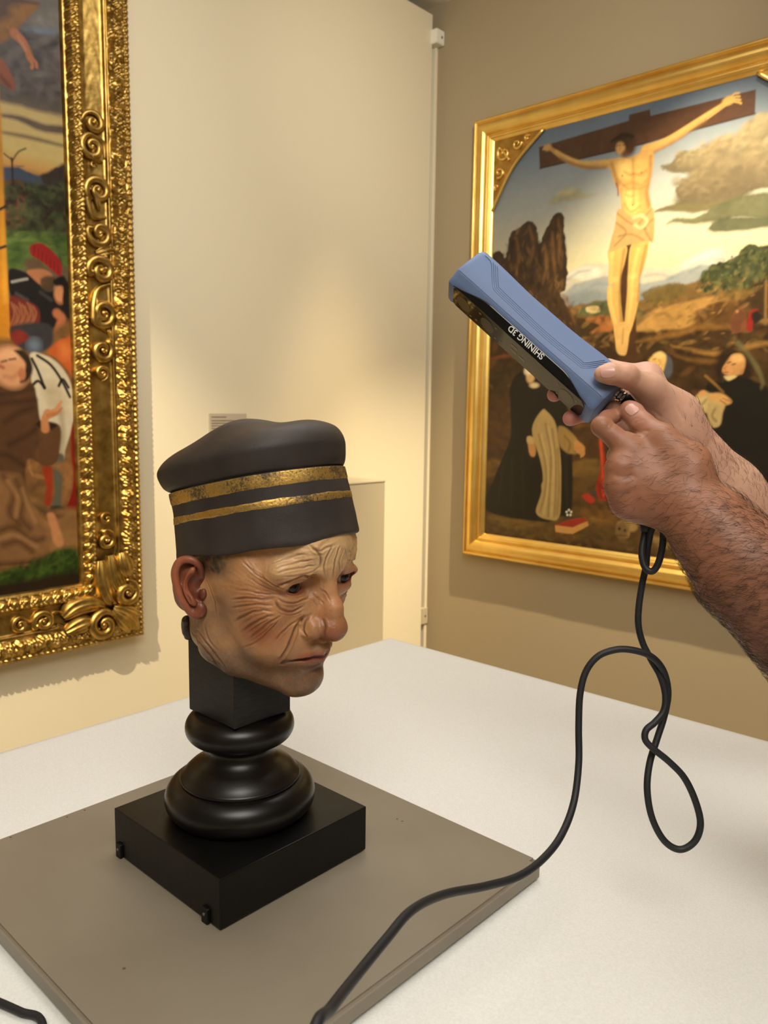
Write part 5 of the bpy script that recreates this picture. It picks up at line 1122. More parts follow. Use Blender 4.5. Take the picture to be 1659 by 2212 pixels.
# ------------------------------------------------------------------ gilded frames
def gold_material(name, c1, c2, scale, rough=0.34):
    m = material(name, c1, rough, 1.0); add_noise_color(m, c1, c2, scale, 5, 0.3, 0.7); return m
M_GILT = gold_material('old_carved_gilding', srgb(142, 110, 52), srgb(204, 170, 96), 30, 0.36)
M_GILT_FLAT = add_bump(gold_material('old_flat_gilding', srgb(150, 112, 52), srgb(196, 154, 80), 22, 0.42), 300, 0.15, 0.001)
M_GILT_BRIGHT = gold_material('smooth_gilding', srgb(230, 188, 98), srgb(246, 212, 128), 8, 0.37)
M_BACK = material('canvas_backboard', srgb(60, 44, 30), 0.8)
def rail(name, A0, A1, inw, nrm, prof, m, parent, carve=None, step=0.02, dstep=None):
    """one mitred frame rail: outer corners A0 -> A1, inw = inward direction, nrm = off the wall"""
    A0, A1, inw, nrm = (np.array(q, float) for q in (A0, A1, inw, nrm))
    L = np.linalg.norm(A1 - A0); t = (A1 - A0) / L
    pr = np.array(prof, float)
    if dstep:
        s = np.concatenate([[0], np.cumsum(np.hypot(*np.diff(pr, axis=0).T))]); k = np.linspace(0, s[-1], int(s[-1] / dstep))
        pr = np.stack([np.interp(k, s, pr[:, 0]), np.interp(k, s, pr[:, 1])], -1)
    nu = max(2, int(L / step)); us = np.linspace(0, 1, nu)
    D = pr[:, 0]; Hh = pr[:, 1]
    U = D[None, :] + us[:, None] * (L - 2 * D[None, :])
    H2 = np.broadcast_to(Hh[None, :], U.shape).copy()
    if carve is not None: H2 += carve(U, np.broadcast_to(D[None, :], U.shape), L)
    P = A0 + U[..., None] * t + np.broadcast_to(D[None, :, None], U.shape + (1,)) * inw + H2[..., None] * nrm
    nv = len(D); i, j = np.meshgrid(np.arange(nu - 1), np.arange(nv - 1), indexing='ij')
    F = np.stack([i * nv + j, (i + 1) * nv + j, (i + 1) * nv + j + 1, i * nv + j + 1], -1).reshape(-1, 4)
    if np.cross(t, inw) @ nrm < 0: F = F[:, ::-1]
    return link(name, fast_mesh(name, P.reshape(-1, 3), F), m, parent, True)

# ---- right frame: smooth gilded moulding
fr = empty('altarpiece_right', (-1.54, YW, 0.80), 'gold framed painting of a crucified man above kneeling saints, on the right wall', 'painting')
RX0, RX1, RZ0, RZ1 = -2.348, -0.730, 0.803, 2.823
PROF_R = [(0, 0.0), (0, 0.040), (0.004, 0.047), (0.010, 0.049), (0.0145, 0.0465), (0.0155, 0.041), (0.018, 0.0405), (0.022, 0.047), (0.030, 0.0545), (0.040, 0.0590), (0.050, 0.0600), (0.060, 0.0575), (0.069, 0.051), (0.0755, 0.042), (0.0765, 0.036), (0.081, 0.0355), (0.083, 0.040), (0.088, 0.0415), (0.093, 0.0395), (0.0945, 0.034), (0.100, 0.032), (0.108, 0.026), (0.112, 0.0205), (0.113, 0.008)]
n_ = (0, -1, 0)
def rwave(U, D, L): return 0.0005 * np.sin(U * 9) + 0.0003 * np.sin(U * 31 + D * 60)
rail('frame_rail', (RX0, YW, RZ0), (RX0, YW, RZ1), (1, 0, 0), n_, PROF_R, M_GILT_BRIGHT, fr, rwave, 0.05, 0.0022)
rail('frame_rail', (RX0, YW, RZ1), (RX1, YW, RZ1), (0, 0, -1), n_, PROF_R, M_GILT_BRIGHT, fr, rwave, 0.05, 0.0022)
rail('frame_rail', (RX1, YW, RZ1), (RX1, YW, RZ0), (-1, 0, 0), n_, PROF_R, M_GILT_BRIGHT, fr, rwave, 0.05, 0.0022)
rail('frame_rail', (RX1, YW, RZ0), (RX0, YW, RZ0), (0, 0, 1), n_, PROF_R, M_GILT_BRIGHT, fr, rwave, 0.05, 0.0022)
link('canvas', painting_right(), M_CANVAS, fr)
box('backboard', (-2.25, YW - 0.018, 0.88), (-0.825, YW - 0.0005, 2.73), M_BACK, fr)
# corner spandrels that turn the opening into an arch
def spandrel(x_in, sgn):
    n = 24; w, hgt = 0.258, 0.300; zt = RZ1 - 0.110
    arc_ = []
    for t in np.linspace(0, 1, n):
        bul = 0.16 * math.sin(math.pi * t)                       # edge of the arch, bulging a little to the corner
        arc_.append((w * (1 - t) * (1 - bul), hgt * t * (1 - bul)))
    pts = [(x_in + sgn * x, zt - z) for x, z in [(0, 0)] + arc_]
    yb, yf = YW - 0.020, YW - 0.030
    V = [(x, yf, z) for x, z in pts] + [(x, yb, z) for x, z in pts]; k = len(pts)
    F = [tuple(range(k)), tuple(range(2 * k - 1, k - 1, -1))] + [(i, (i + 1) % k, k + (i + 1) % k, k + i) for i in range(k)]
    me = bpy.data.meshes.new('spandrel'); me.from_pydata(V, [], F); bm = bmesh.new(); bm.from_mesh(me); bmesh.ops.recalc_face_normals(bm, faces=bm.faces); bm.to_mesh(me); bm.free()
    sp = link('spandrel', me, M_GILT_FLAT, fr)
    A = np.array([(x, yf - 0.001, z) for x, z in pts[1:]])
    tube('spandrel_edge', A, 0.007, M_GILT_BRIGHT, sp, 10)
    def orn(c, r, turns, a0, hand):
        t = np.linspace(0, 1, 40); a = a0 + hand * t * turns * 2 * math.pi; rr = r * (1 - 0.8 * t)
        tube('ornament', np.stack([c[0] + sgn * rr * np.cos(a), np.full(40, yf - 0.003), c[1] + rr * np.sin(a)], -1), 0.0065 - 0.003 * t, M_GILT_BRIGHT, sp, 8)
    cx = lambda d: x_in + sgn * d
    orn((cx(0.055), zt - 0.060), 0.036, 1.2, 2.2, 1); orn((cx(0.125), zt - 0.034), 0.024, 1.2, 0.2, -1); orn((cx(0.034), zt - 0.140), 0.024, 1.2, 4.2, 1); orn((cx(0.175), zt - 0.020), 0.013, 1.0, 0.5, 1); orn((cx(0.020), zt - 0.200), 0.013, 1.0, 4.5, -1)
    tube('ornament', catmull([(cx(0.03), yf - 0.002, zt - 0.03), (cx(0.06), yf - 0.004, zt - 0.06), (cx(0.085), yf - 0.002, zt - 0.095)], 8), 0.006, M_GILT_BRIGHT, sp, 8)
spandrel(RX0 + 0.110, 1); spandrel(RX1 - 0.110, -1)

# ---- left frame: carved gilded moulding
fl = empty('altarpiece_left', (XW, 0.60, 0.68), 'painting in a heavy carved gilded frame at the left edge, on the cream wall', 'painting')
LY0, LY1, LZ0, LZ1 = -0.50, 1.475, 0.680, 3.10
PROF_L = [(0, 0.0), (0, 0.050), (0.004, 0.062), (0.016, 0.066), (0.020, 0.062), (0.024, 0.066), (0.040, 0.076), (0.060, 0.072), (0.074, 0.058), (0.078, 0.052), (0.082, 0.057), (0.088, 0.056), (0.090, 0.048), (0.096, 0.045), (0.150, 0.042), (0.164, 0.044), (0.168, 0.050), (0.180, 0.055), (0.196, 0.051), (0.206, 0.040), (0.209, 0.034), (0.214, 0.033), (0.219, 0.022), (0.220, 0.010)]
def carve_l(U, D, L):
    h = np.zeros_like(U)
    # outer string of beads
    u = (U % 0.019) / 0.019 - 0.5; v = (D - 0.010) / 0.019
    h += 0.0075 * np.sqrt(np.clip(1 - (u * 2.1) ** 2 - (v * 2) ** 2, 0, 1)) - 0.003 * (np.abs(v) < 0.5)
    # leaf-and-tongue band
    p = 0.074; u = (U % p) / p - 0.5; v = (D - 0.048) / 0.052
    band = np.clip(1 - (2 * v) ** 4, 0, 1)
    leaf = np.clip(1 - np.abs(u - 0.10 * np.sin(v * 5)) * 3.1, 0, 1)
    h += band * (0.013 * np.sin(leaf * math.pi / 2) + 0.0035 * np.cos(leaf * 16) * (leaf > 0.05) - 0.007)
    u2 = ((U + 0.5 * p) % p) / p - 0.5
    h += band * 0.012 * np.sqrt(np.clip(1 - (u2 * 6) ** 2 - ((v - 0.1) * 2.0) ** 2, 0, 1))
    h += band * 0.0035 * np.sin(U * 430) * np.sin(D * 300 + 1)
    # inner leaf band and its small beads
    p = 0.036; u = (U % p) / p - 0.5; v = (D - 0.194) / 0.030; band = np.clip(1 - (2 * v) ** 4, 0, 1)
    h += band * (0.010 * np.sqrt(np.clip(1 - (u * 2.4 + 0.4 * v) ** 2 - (v * 1.6) ** 2, 0, 1)) + 0.003 * np.sin(U * 520 + D * 420) - 0.004)
    u = (U % 0.0155) / 0.0155 - 0.5; v = (D - 0.1725) / 0.012
    h += 0.0065 * np.sqrt(np.clip(1 - (u * 2.1) ** 2 - (v * 2) ** 2, 0, 1))
    # tool marks on the flat frieze
    fl_ = (D > 0.097) & (D < 0.150); h += fl_ * 0.0002 * np.sin(U * 80 + 3 * np.sin(D * 90))
    nz = vnoise(np.stack([U.ravel(), D.ravel(), 0 * U.ravel()], -1), 55, 9, 3).reshape(U.shape)
    h += np.where((D > 0.022) & (D < 0.076), 0.011, np.where((D > 0.180) & (D < 0.208), 0.006, 0.0006)) * nz
    return h
n_ = (1, 0, 0)
rail('carved_rail', (XW, LY1, LZ0), (XW, LY1, LZ1), (0, -1, 0), n_, PROF_L, M_GILT, fl, carve_l, 0.0030, 0.0028)
rail('carved_rail', (XW, LY1, LZ0), (XW, LY0, LZ0), (0, 0, 1), n_, PROF_L, M_GILT, fl, carve_l, 0.0034, 0.0028)
rail('carved_rail', (XW, LY0, LZ1), (XW, LY1, LZ1), (0, 0, -1), n_, PROF_L, M_GILT, fl, carve_l, 0.008, 0.006)
rail('carved_rail', (XW, LY0, LZ0), (XW, LY0, LZ1), (0, 1, 0), n_, PROF_L, M_GILT, fl, carve_l, 0.008, 0.006)
link('canvas', painting_left(), M_CANVAS, fl)
box('backboard', (XW + 0.0005, -0.29, 0.89), (XW + 0.018, 1.265, 2.87), M_BACK, fl)
hook = lambda px: on_plane(px, 1437, 0, XW + 0.03)
# carved scrolls on the frieze
def scroll(px, py, rpx, a0, hand, turns=1.45, tail=None, name='scroll', hh=0.046):
    c = on_plane(px, py, 0, XW + hh); r = rpx * 0.00168
    t = np.linspace(0, 1, 56); a = a0 + hand * t * turns * 2 * math.pi; rr = r * (1 - t) ** 0.75 * 0.92 + 0.1 * r
    P = np.stack([np.full(56, XW + hh) + 0.012 * t, c[1] + rr * np.cos(a), c[2] + rr * np.sin(a)], -1)
    if tail is not None:
        q = [on_plane(x, y, 0, XW + hh) for x, y in tail] + [P[0]]
        P = np.vstack([catmull(np.array(q), 8)[:-1], P])
    k = np.linspace(0, 1, len(P)); rad = r * (0.13 + 0.21 * np.sin(np.clip(k * 1.15, 0, 1) * math.pi) ** 0.7)
    V1, F1 = tube_arrays(P, rad, 10)
    P2 = P + np.array([0.004, 0, 0]); b_ = c + np.array([0.008, 0, 0]); rb = r * 0.24
    th = np.linspace(0, math.pi, 9); ph = np.linspace(0, 2 * math.pi, 12, endpoint=False)
    S = np.array([b_ + rb * np.array([math.sin(u) * math.cos(w), math.sin(u) * math.sin(w), math.cos(u)]) for u in th for w in ph])
    F2 = grid_faces(9, 12)[:, ::-1] + len(V1)
    V = np.vstack([V1, S]); F = np.vstack([F1, F2])
    return link(name, fast_mesh(name, V, F), M_GILT, fl, True)
def leaf(pts, w, name='acanthus_leaf', hh=0.044, lift=0.016, curl=0.3):
    """ribbed carved leaf along a path"""
    P = catmull(np.array([on_plane(x, y, 0, XW + hh) for x, y in pts]), 10); m_ = len(P)
    T = np.gradient(P, axis=0); T /= np.linalg.norm(T, axis=1, keepdims=True); S = np.cross(T, [1, 0, 0])
    t = np.linspace(0, 1, m_); ww = w * np.sin(np.clip(t * 0.92 + 0.08, 0, 1) * math.pi) ** 0.6
    nv = 15; v = np.linspace(-1, 1, nv)
    hgt = lift * (1 - v[None, :] ** 2) ** 0.5 * np.sin(np.clip(t * 0.9 + 0.1, 0, 1) * math.pi)[:, None] ** 0.5 + 0.0035 * np.cos(v[None, :] * 10) * (1 - v[None, :] ** 2)
    Q = P[:, None, :] + (ww[:, None] * v[None, :])[..., None] * S[:, None, :] + hgt[..., None] * np.array([1, 0, 0])
    i, j = np.meshgrid(np.arange(m_ - 1), np.arange(nv - 1), indexing='ij')
    F = np.stack([i * nv + j, i * nv + j + 1, (i + 1) * nv + j + 1, (i + 1) * nv + j], -1).reshape(-1, 4)
    return link(name, fast_mesh(name, Q.reshape(-1, 3), F), M_GILT, fl, True)
PI = math.pi
scroll(200, 266, 21, PI, -1, 1.4); scroll(197, 318, 22, PI * 0.5, 1, 1.5, [(226, 345), (222, 310)])
scroll(201, 358, 8, 0, 1, 1.0); scroll(210, 412, 25, PI * 1.3, -1, 1.5, [(228, 470), (200, 468), (188, 430)])
scroll(214, 505, 24, PI * 0.9, 1, 1.4, [(245, 535), (240, 505)]); scroll(217, 585, 26, PI * 1.1, -1, 1.45, [(243, 545), (245, 575)])
scroll(222, 677, 25, PI * 1.2, 1, 1.5, [(244, 612), (212, 625), (203, 655)]); scroll(220, 757, 22, PI * 0.3, -1, 1.4, [(232, 712), (240, 735)])
scroll(219, 806, 15, PI * 1.5, 1, 1.4); scroll(228, 1120, 12, 0.4, 1, 1.3); scroll(228, 1167, 19, PI * 0.6, -1, 1.4, [(248, 1205), (246, 1175)])
leaf([(206, 548), (228, 542), (258, 540)], 0.022); leaf([(208, 520), (224, 546), (212, 572)], 0.012)
leaf([(212, 455), (204, 420), (190, 400)], 0.014); leaf([(205, 640), (208, 690), (232, 722)], 0.014); leaf([(190, 330), (200, 345), (222, 352)], 0.010)
# corner acanthus
leaf([(214, 1210), (218, 1250), (234, 1292), (260, 1308)], 0.036, hh=0.05, lift=0.032); leaf([(236, 1198), (244, 1238), (258, 1268), (274, 1290)], 0.034, hh=0.056, lift=0.03)
leaf([(260, 1192), (268, 1225), (276, 1250)], 0.036, hh=0.064, lift=0.03); scroll(273, 1280, 26, PI * 0.5, -1, 1.5, None, 'scroll', 0.074)
leaf([(134, 1334), (160, 1312), (200, 1304), (234, 1316)], 0.036, hh=0.05, lift=0.032); leaf([(140, 1366), (166, 1352), (186, 1346), (206, 1350)], 0.034, hh=0.06, lift=0.03)
scroll(222, 1350, 30, 0, 1, 1.5, None, 'scroll', 0.074); leaf([(240, 1314), (268, 1330), (300, 1360)], 0.036, hh=0.07, lift=0.03); leaf([(256, 1312), (282, 1322), (302, 1330)], 0.024, hh=0.07, lift=0.028); leaf([(244, 1326), (262, 1346), (280, 1366)], 0.022, hh=0.07, lift=0.026)
scroll(93, 1342, 20, PI * 1.2, -1, 1.45, [(130, 1322), (112, 1326)]); scroll(42, 1350, 14, PI * 0.4, 1, 1.4, [(66, 1345), (56, 1340)]); leaf([(120, 1350), (140, 1362), (170, 1372)], 0.018)
# ------------------------------------------------------------------ hand-held scanner
SO = np.array([-0.49165, 0.77076, 1.58401])
SM = np.array([[0.73945, -0.36421, 0.56618], [0.18969, -0.69422, -0.69431], [-0.64593, -0.62081, 0.44426]])
def scan_world(p): return SO + (np.asarray(p, float) / 1000) @ SM.T      # local millimetres: length, towards lenses, top
def scan_local(px, py, axis, val):
    d = SM.T @ ray(px, py); c = SM.T @ (CAM - SO); t = (val / 1000 - c[axis]) / d[axis]; return (c + t * d) * 1000
sc = empty('handheld_scanner', SO, 'blue handheld 3D scanner with black lens side, held up in the hand', 'scanner')
M_BLUE = add_bump(material('blue_soft_plastic', srgb(108, 127, 164), 0.5, 0, 0.3), 2500, 0.08, 0.0003)
M_BLUE_LINE = material('blue_groove', srgb(70, 86, 122), 0.6)
M_GLOSS = material('gloss_black_plastic', (0.006, 0.006, 0.006), 0.12, 0, 0.5)
M_GLASS = material('dark_lens_glass', (0.020, 0.019, 0.017), 0.05, 0, 0.5)
M_LENS = material('lens_disc', srgb(84, 78, 64), 0.12, 0, 0.4)
M_WHITEPRINT = material('white_print', srgb(240, 240, 238), 0.5)
M_STEEL = material('knurled_steel', (0.45, 0.43, 0.40), 0.28, 1.0)
M_RUBBER = add_bump(material('black_rubber', (0.012, 0.012, 0.013), 0.55, 0, 0.4), 900, 0.1, 0.0004)
def scanner_body():
    A = np.concatenate([[-110.5, -110, -108.5, -106, -103], np.linspace(-99, 99, 45), [103, 106, 108.5, 110, 110.5]])
    secs = []
    for a in A:
        end = smooth01(abs(a), 97, 101)
        wst = 1 - smooth01(abs(a), 20, 95)
        back = -27.5 + 3.2 * wst; topz = 23.5 - 0.9 * wst
        front = 25.2 + 2.2 * end
        sec = [(back + 4, -21.5), (back + 1.2, -20.3), (back, -17), (back, 15), (back + 1.0, 19.0), (back + 3.8, 21.6), (back + 8, topz - 0.9), (0, topz), (13.2, topz), (14.6, topz - 0.5), (16, topz - 1.6), (21, 17.2), (front - 0.3, 13.4), (front, 12.3), (front, 0), (front, -19), (front - 1, -20.8), (front - 4, -21.8), (0, -22.3)]
        k = 1.0
        q = max(0.0, abs(a) - 103) / 7.5
        k = math.sqrt(max(1e-4, 1 - (0.62 * q) ** 3.0))
        c = np.array([0, 0.5])
        secs.append([(a, c[0] + (b_ - c[0]) * (k if b_ < 20 else 0.5 + 0.5 * k), c[1] + (d_ - c[1]) * k) for b_, d_ in sec])
    S = np.array(secs); m, n = S.shape[:2]
    V = S.reshape(-1, 3); F = [tuple(q) for q in grid_faces(m, n)]
    me = bpy.data.meshes.new('shell')
    F.append(tuple(range(n))[::-1]); F.append(tuple(range((m - 1) * n, m * n)))
    me.from_pydata([tuple(p) for p in scan_world(V)], [], F)
    bm = bmesh.new(); bm.from_mesh(me); bmesh.ops.recalc_face_normals(bm, faces=bm.faces); bm.to_mesh(me); bm.free()
    return me
shell = link('shell', scanner_body(), M_BLUE, sc, True)
# black gloss strip on the slope between top and glass, cut off slantwise at both ends
def strip():
    A = np.linspace(-103.2, 100, 80); V = []; nq = 6
    p0 = np.array([15.2, 23.0]); p1 = np.array([26.6, 12.9]); nn = np.array([0.663, 0.749])
    for a in A:
        x = (-a - 52) / 51.5 if a < 0 else (a - 56) / 44.5
        q0 = 0.27 + 0.73 * float(smooth01(np.array(x), 0.0, 1.05)); q0 = min(q0, 0.985)
        row = [(a, *(p0 + (p1 - p0) * q0 - nn * 0.6))]
        for q in np.linspace(q0, 1, nq): row.append((a, *(p0 + (p1 - p0) * q + nn * 0.45)))
        row.append((a, 27.2, 12.2)); row.append((a, 25.0, 11.6)); V.append(row)
    S = np.array(V); m, n = S.shape[:2]; i, j = np.meshgrid(np.arange(m - 1), np.arange(n - 1), indexing='ij')
    F = np.stack([i * n + j, i * n + j + 1, (i + 1) * n + j + 1, (i + 1) * n + j], -1).reshape(-1, 4)
    return fast_mesh('gloss_strip', scan_world(S.reshape(-1, 3)), F)
strip_o = link('gloss_strip', strip(), M_GLOSS, sc)
# lens glass, a plate with rounded ends
def plate(name, a0, a1, d0, d1, b0, b1, rad, m, parent):
    pts = []
    for cx_, cy_, t0 in ((a1 - rad, d1 - rad, 0), (a0 + rad, d1 - rad, 90), (a0 + rad, d0 + rad, 180), (a1 - rad, d0 + rad, 270)):
        for t in np.linspace(t0, t0 + 90, 8): pts.append((cx_ + rad * math.cos(math.radians(t)), cy_ + rad * math.sin(math.radians(t))))
    k = len(pts); V = [(x, b1, y) for x, y in pts] + [(x, b0, y) for x, y in pts]
    F = [tuple(range(k)), tuple(range(2 * k - 1, k - 1, -1))] + [(i, (i + 1) % k, k + (i + 1) % k, k + i) for i in range(k)]
    me = bpy.data.meshes.new(name); me.from_pydata([tuple(scan_world(v)) for v in V], [], F)
    bm = bmesh.new(); bm.from_mesh(me); bmesh.ops.recalc_face_normals(bm, faces=bm.faces); bm.to_mesh(me); bm.free()
    return link(name, me, m, parent)
glass = plate('lens_glass', -103, 99.5, -20.2, 12.2, 24, 26.9, 9, M_GLASS, sc)
def disc(a, d, r, name, m, parent, b=26.9, sq=1.0):
    n = 32; t = np.linspace(0, 2 * math.pi, n, endpoint=False)
    V = [(a + r * math.cos(x), b + 0.25, d + r * sq * math.sin(x)) for x in t] + [(a + r * math.cos(x), b - 0.3, d + r * sq * math.sin(x)) for x in t]
    me = bpy.data.meshes.new(name); me.from_pydata([tuple(scan_world(v)) for v in V], [], [tuple(range(n))[::-1]] + [(i, (i + 1) % n, n + (i + 1) % n, n + i) for i in range(n)]); return link(name, me, m, parent)
for a in (-84, -46, 76):
    disc(a, -4, 10.5, 'lens', M_LENS, glass); 
M_DOT = material('lens_side_dot', srgb(120, 112, 94), 0.3)
for a, d in ((-97, 6), (-70, 5), (-97, -10), (-72, -14), (-63, -12), (-58, 6), (-33, 5), (-32, -14), (-24, -12), (62, 5), (64, -12), (89, 4)): disc(a, d, 1.7, 'led_window', M_DOT, glass, 26.9, 0.7)
for a, d in ((-4, 1), (-4, -8), (9, -8)): plate('sensor_window', a - 5, a + 5, d - 1.8, d + 1.8, 26.8, 27.15, 0.8, M_DOT, glass)
# grooves on the top face, following the photograph's four parallel lines
base = [(1035, 541), (1048, 552), (1060, 565), (1062, 580), (1064, 618), (1072, 632), (1110, 668), (1180, 733), (1245, 786), (1256, 795), (1275, 795), (1300, 791), (1322, 789)]
loc2 = np.array([scan_local(x, y, 2, 22.7)[:2] for x, y in base])
for k in range(4):
    T = np.gradient(loc2, axis=0); T /= np.linalg.norm(T, axis=1, keepdims=True); Nn = np.stack([T[:, 1], -T[:, 0]], -1)
    P = loc2 + Nn * 2.15 * k
    P = catmull(P, 5); P = P[(P[:, 0] > -103) & (P[:, 0] < 104) & (P[:, 1] > -21)]
    ztop = lambda a, b_: 23.5 - 0.9 * (1 - smooth01(np.abs(a), 20, 95)) - 0.12 - 0.9 * smooth01(-b_, 5, 20) * 0.6
    tube('groove', scan_world(np.stack([P[:, 0], P[:, 1], ztop(P[:, 0], P[:, 1]) + 0.05], -1)), 0.00028, M_BLUE_LINE, shell, 6)
P = np.array([(a, 13.6, 23.45 - 0.9 * float(1 - smooth01(np.array(abs(a)), 20, 95))) for a in np.linspace(-107, 107, 40)])
tube('seam', scan_world(P), 0.00022, M_BLUE_LINE, shell, 6)
# printed name on the gloss strip
def text_mesh(body, size, m, name, parent, mat4, offset=0.0):
    cu = bpy.data.curves.new(name, 'FONT'); cu.body = body; cu.size = size; cu.align_x = 'CENTER'; cu.align_y = 'CENTER'; cu.extrude = size * 0.01; cu.offset = offset
    o = bpy.data.objects.new(name, cu); COL.objects.link(o)
    bpy.context.view_layer.update()
    me = bpy.data.meshes.new_from_object(o.evaluated_get(bpy.context.evaluated_depsgraph_get()))
    bpy.data.objects.remove(o, do_unlink=True); me.transform(mat4); me.materials.clear()
    return link(name, me, m, parent)
slope = np.array([0, 0.749, -0.663]); nout = np.array([0, 0.663, 0.749])
c = np.array([scan_local(1135, 741, 1, 22.6)[0], 21.6, 17.9]) + nout * 0.35
X = SM @ np.array([-1.0, 0, 0]); Y = SM @ slope; Zv = SM @ nout; O3 = scan_world(c)
m4 = Matrix([[X[i], Y[i], Zv[i], O3[i]] for i in range(3)] + [[0, 0, 0, 1]])
text_mesh('SHINING 3D', 0.0094, M_WHITEPRINT, 'printed_name', strip_o, m4, 0.00016)
# steel plug in the end of the scanner
def ringed(name, P0, P1, r, n_r, m, parent):
    k = n_r * 6 + 1; t = np.linspace(0, 1, k); P = P0 + (P1 - P0) * t[:, None]
    rad = r * (0.93 + 0.07 * np.sign(np.sin(t * n_r * 2 * math.pi + 0.2)))
    return tube(name, P, rad, m, parent, 24)
PL0 = at_depth(1322, 838, 0.858); PL1 = at_depth(1351, 862, 0.853); PL2 = at_depth(1372, 884, 0.848)
cb = empty('scanner_cable', PL2, 'black rubber cable hanging from the scanner in loops, then running towards the viewer', 'cable')
ringed('steel_plug', PL0, PL1, 0.0062, 5, M_STEEL, cb)
tube('plug_sleeve', np.array([PL1 - (PL1 - PL0) * 0.05, PL1, PL1 + (PL2 - PL1) * 0.5, PL2]), np.array([0.0060, 0.0066, 0.0062, 0.0040]), M_RUBBER, cb, 16)
# ------------------------------------------------------------------ cable
CAB = [(1372, 884, .848), (1385, 915, .835), (1392, 960, .825), (1396, 1020, .815), (1398, 1080, .808), (1398, 1120, .803), (1391, 1160, .800), (1386, 1195, .797), (1393, 1225, .794), (1409, 1234, .791), (1423, 1214, .789), (1432, 1172, .788), (1431, 1138, .789), (1420, 1124, .791), (1407, 1145, .795), (1399, 1185, .802), (1395, 1225, .806), (1387, 1262, .808), (1380, 1310, .808), (1379, 1350, .808), (1388, 1388, .808), (1406, 1424, .806), (1426, 1460, .804), (1437, 1500, .802), (1434, 1535, .800), (1415, 1560, .797), (1396, 1577, .795), (1394, 1598, .793), (1412, 1618, .791), (1445, 1645, .790), (1478, 1680, .789), (1502, 1730, .788), (1513, 1780, .787), (1500, 1818, .787), (1468, 1835, .788), (1434, 1815, .790), (1408, 1765, .792), (1398, 1705, .794), (1403, 1650, .800), (1418, 1600, .806), (1434, 1550, .810), (1443, 1505, .810), (1440, 1470, .806), (1428, 1440, .798), (1405, 1417, .792), (1370, 1405, .790), (1333, 1403, .790), (1293, 1417, .790), (1266, 1450, .790), (1253, 1500, .788), (1250, 1570, .784), (1250, 1650, .776), (1239, 1735, .760), (1212, 1805, .738), (1172, 1856, .712), (1120, 1893, .686), (1050, 1914, .655), (960, 1932, .610), (890, 1966, .565), (835, 2028, .530), (772, 2105, .490), (715, 2178, .445), (676, 2235, .415)]
P = [at_depth(*q) for q in CAB]
P += [np.array(q) for q in ((-0.268, 0.225, 1.13), (-0.275, 0.190, 1.06), (-0.315, 0.165, 1.005), (-0.39, 0.160, 0.9852), (-0.50, 0.195, 0.9847), (-0.575, 0.236, 0.9847))]
P += [on_plane(x, y, 2, FZ + 0.0047) for x, y in ((90, 2207), (45, 2186), (0, 2166), (-60, 2142), (-140, 2120))]
tube('cord', catmull(np.array(P), 10), 0.0034, M_RUBBER, cb, 12)
# strain relief under the fist
tube('strain_relief', np.array([at_depth(1398, 1105, .805), at_depth(1399, 1122, .803), at_depth(1396, 1136, .801), at_depth(1394, 1150, .800)]), np.array([0.0072, 0.0080, 0.0066, 0.0050]), M_RUBBER, cb, 16)
# ------------------------------------------------------------------ person: arms and hands
pe = empty('person', (0.19, 0.93, 0.0), 'person with bare hairy forearms holding the blue scanner and its cable', 'person')
HZ = np.array([-0.35, 0.80, 1.45])
def hp(px, py, d): return (at_depth(px, py, d) - HZ) * 1000
VIEW = RC[:, 1]
def right_arm():
    v = Vol((-260, -90, -200), (330, 340, 150), 1.65)
    el = hp(1775, 1310, .95); wr = hp(1466, 934, .872); md = hp(1572, 1066, .905)
    v.cone(el, md, 43, 36, 0); v.cone(md, wr, 36, 28, 20, flat=(VIEW, 1.12))
    v.cone(np.array([420, 330, -70.0]), el, 48, 44, 20)
    palm = hp(1425, 880, .882)
    J = {'i': [hp(1398, 815, .888), hp(1312, 796, .905), hp(1238, 832, .898), hp(1197, 853, .884)],
         'm': [hp(1392, 848, .893), hp(1312, 868, .908), hp(1262, 893, .893), hp(1232, 904, .874)],
         'r': [hp(1398, 880, .892), hp(1345, 918, .890), hp(1312, 903, .868), hp(1328, 880, .858)],
         'l': [hp(1410, 908, .888), hp(1372, 935, .880), hp(1350, 925, .862), hp(1362, 905, .855)]}
    for k, q in J.items():
        v.cone(wr, q[0], 23, 14.5, 14, flat=(VIEW, 1.1))
    v.cone(hp(1455, 905, .868), hp(1410, 875, .868), 23, 18, 14)
    v.cone(hp(1462, 885, .866), hp(1402, 838, .846), 20, 15.0, 14)        # thenar
    for k, q in J.items():
        r = {'i': (12.5, 10.5, 9.0, 8.0), 'm': (12.5, 10.5, 9.2, 8.6), 'r': (12, 10.2, 9, 8), 'l': (11, 9, 8, 7)}[k]
        v.chain(q, r, 8, 4)
    v.chain([hp(1402, 838, .846), hp(1352, 814, .829), hp(1318, 807, .823), hp(1301, 808, .823)], (14.5, 11.2, 10.6, 8.6), 8, 5)
    v.ell(hp(1356, 806, .824), (10, 10, 9), 6)
    v.cone(hp(1398, 815, .888), hp(1400, 838, .86), 13, 13, 12)             # web
    V, F = v.mesh(); return relax(V, F, 3, 0.5), F, J
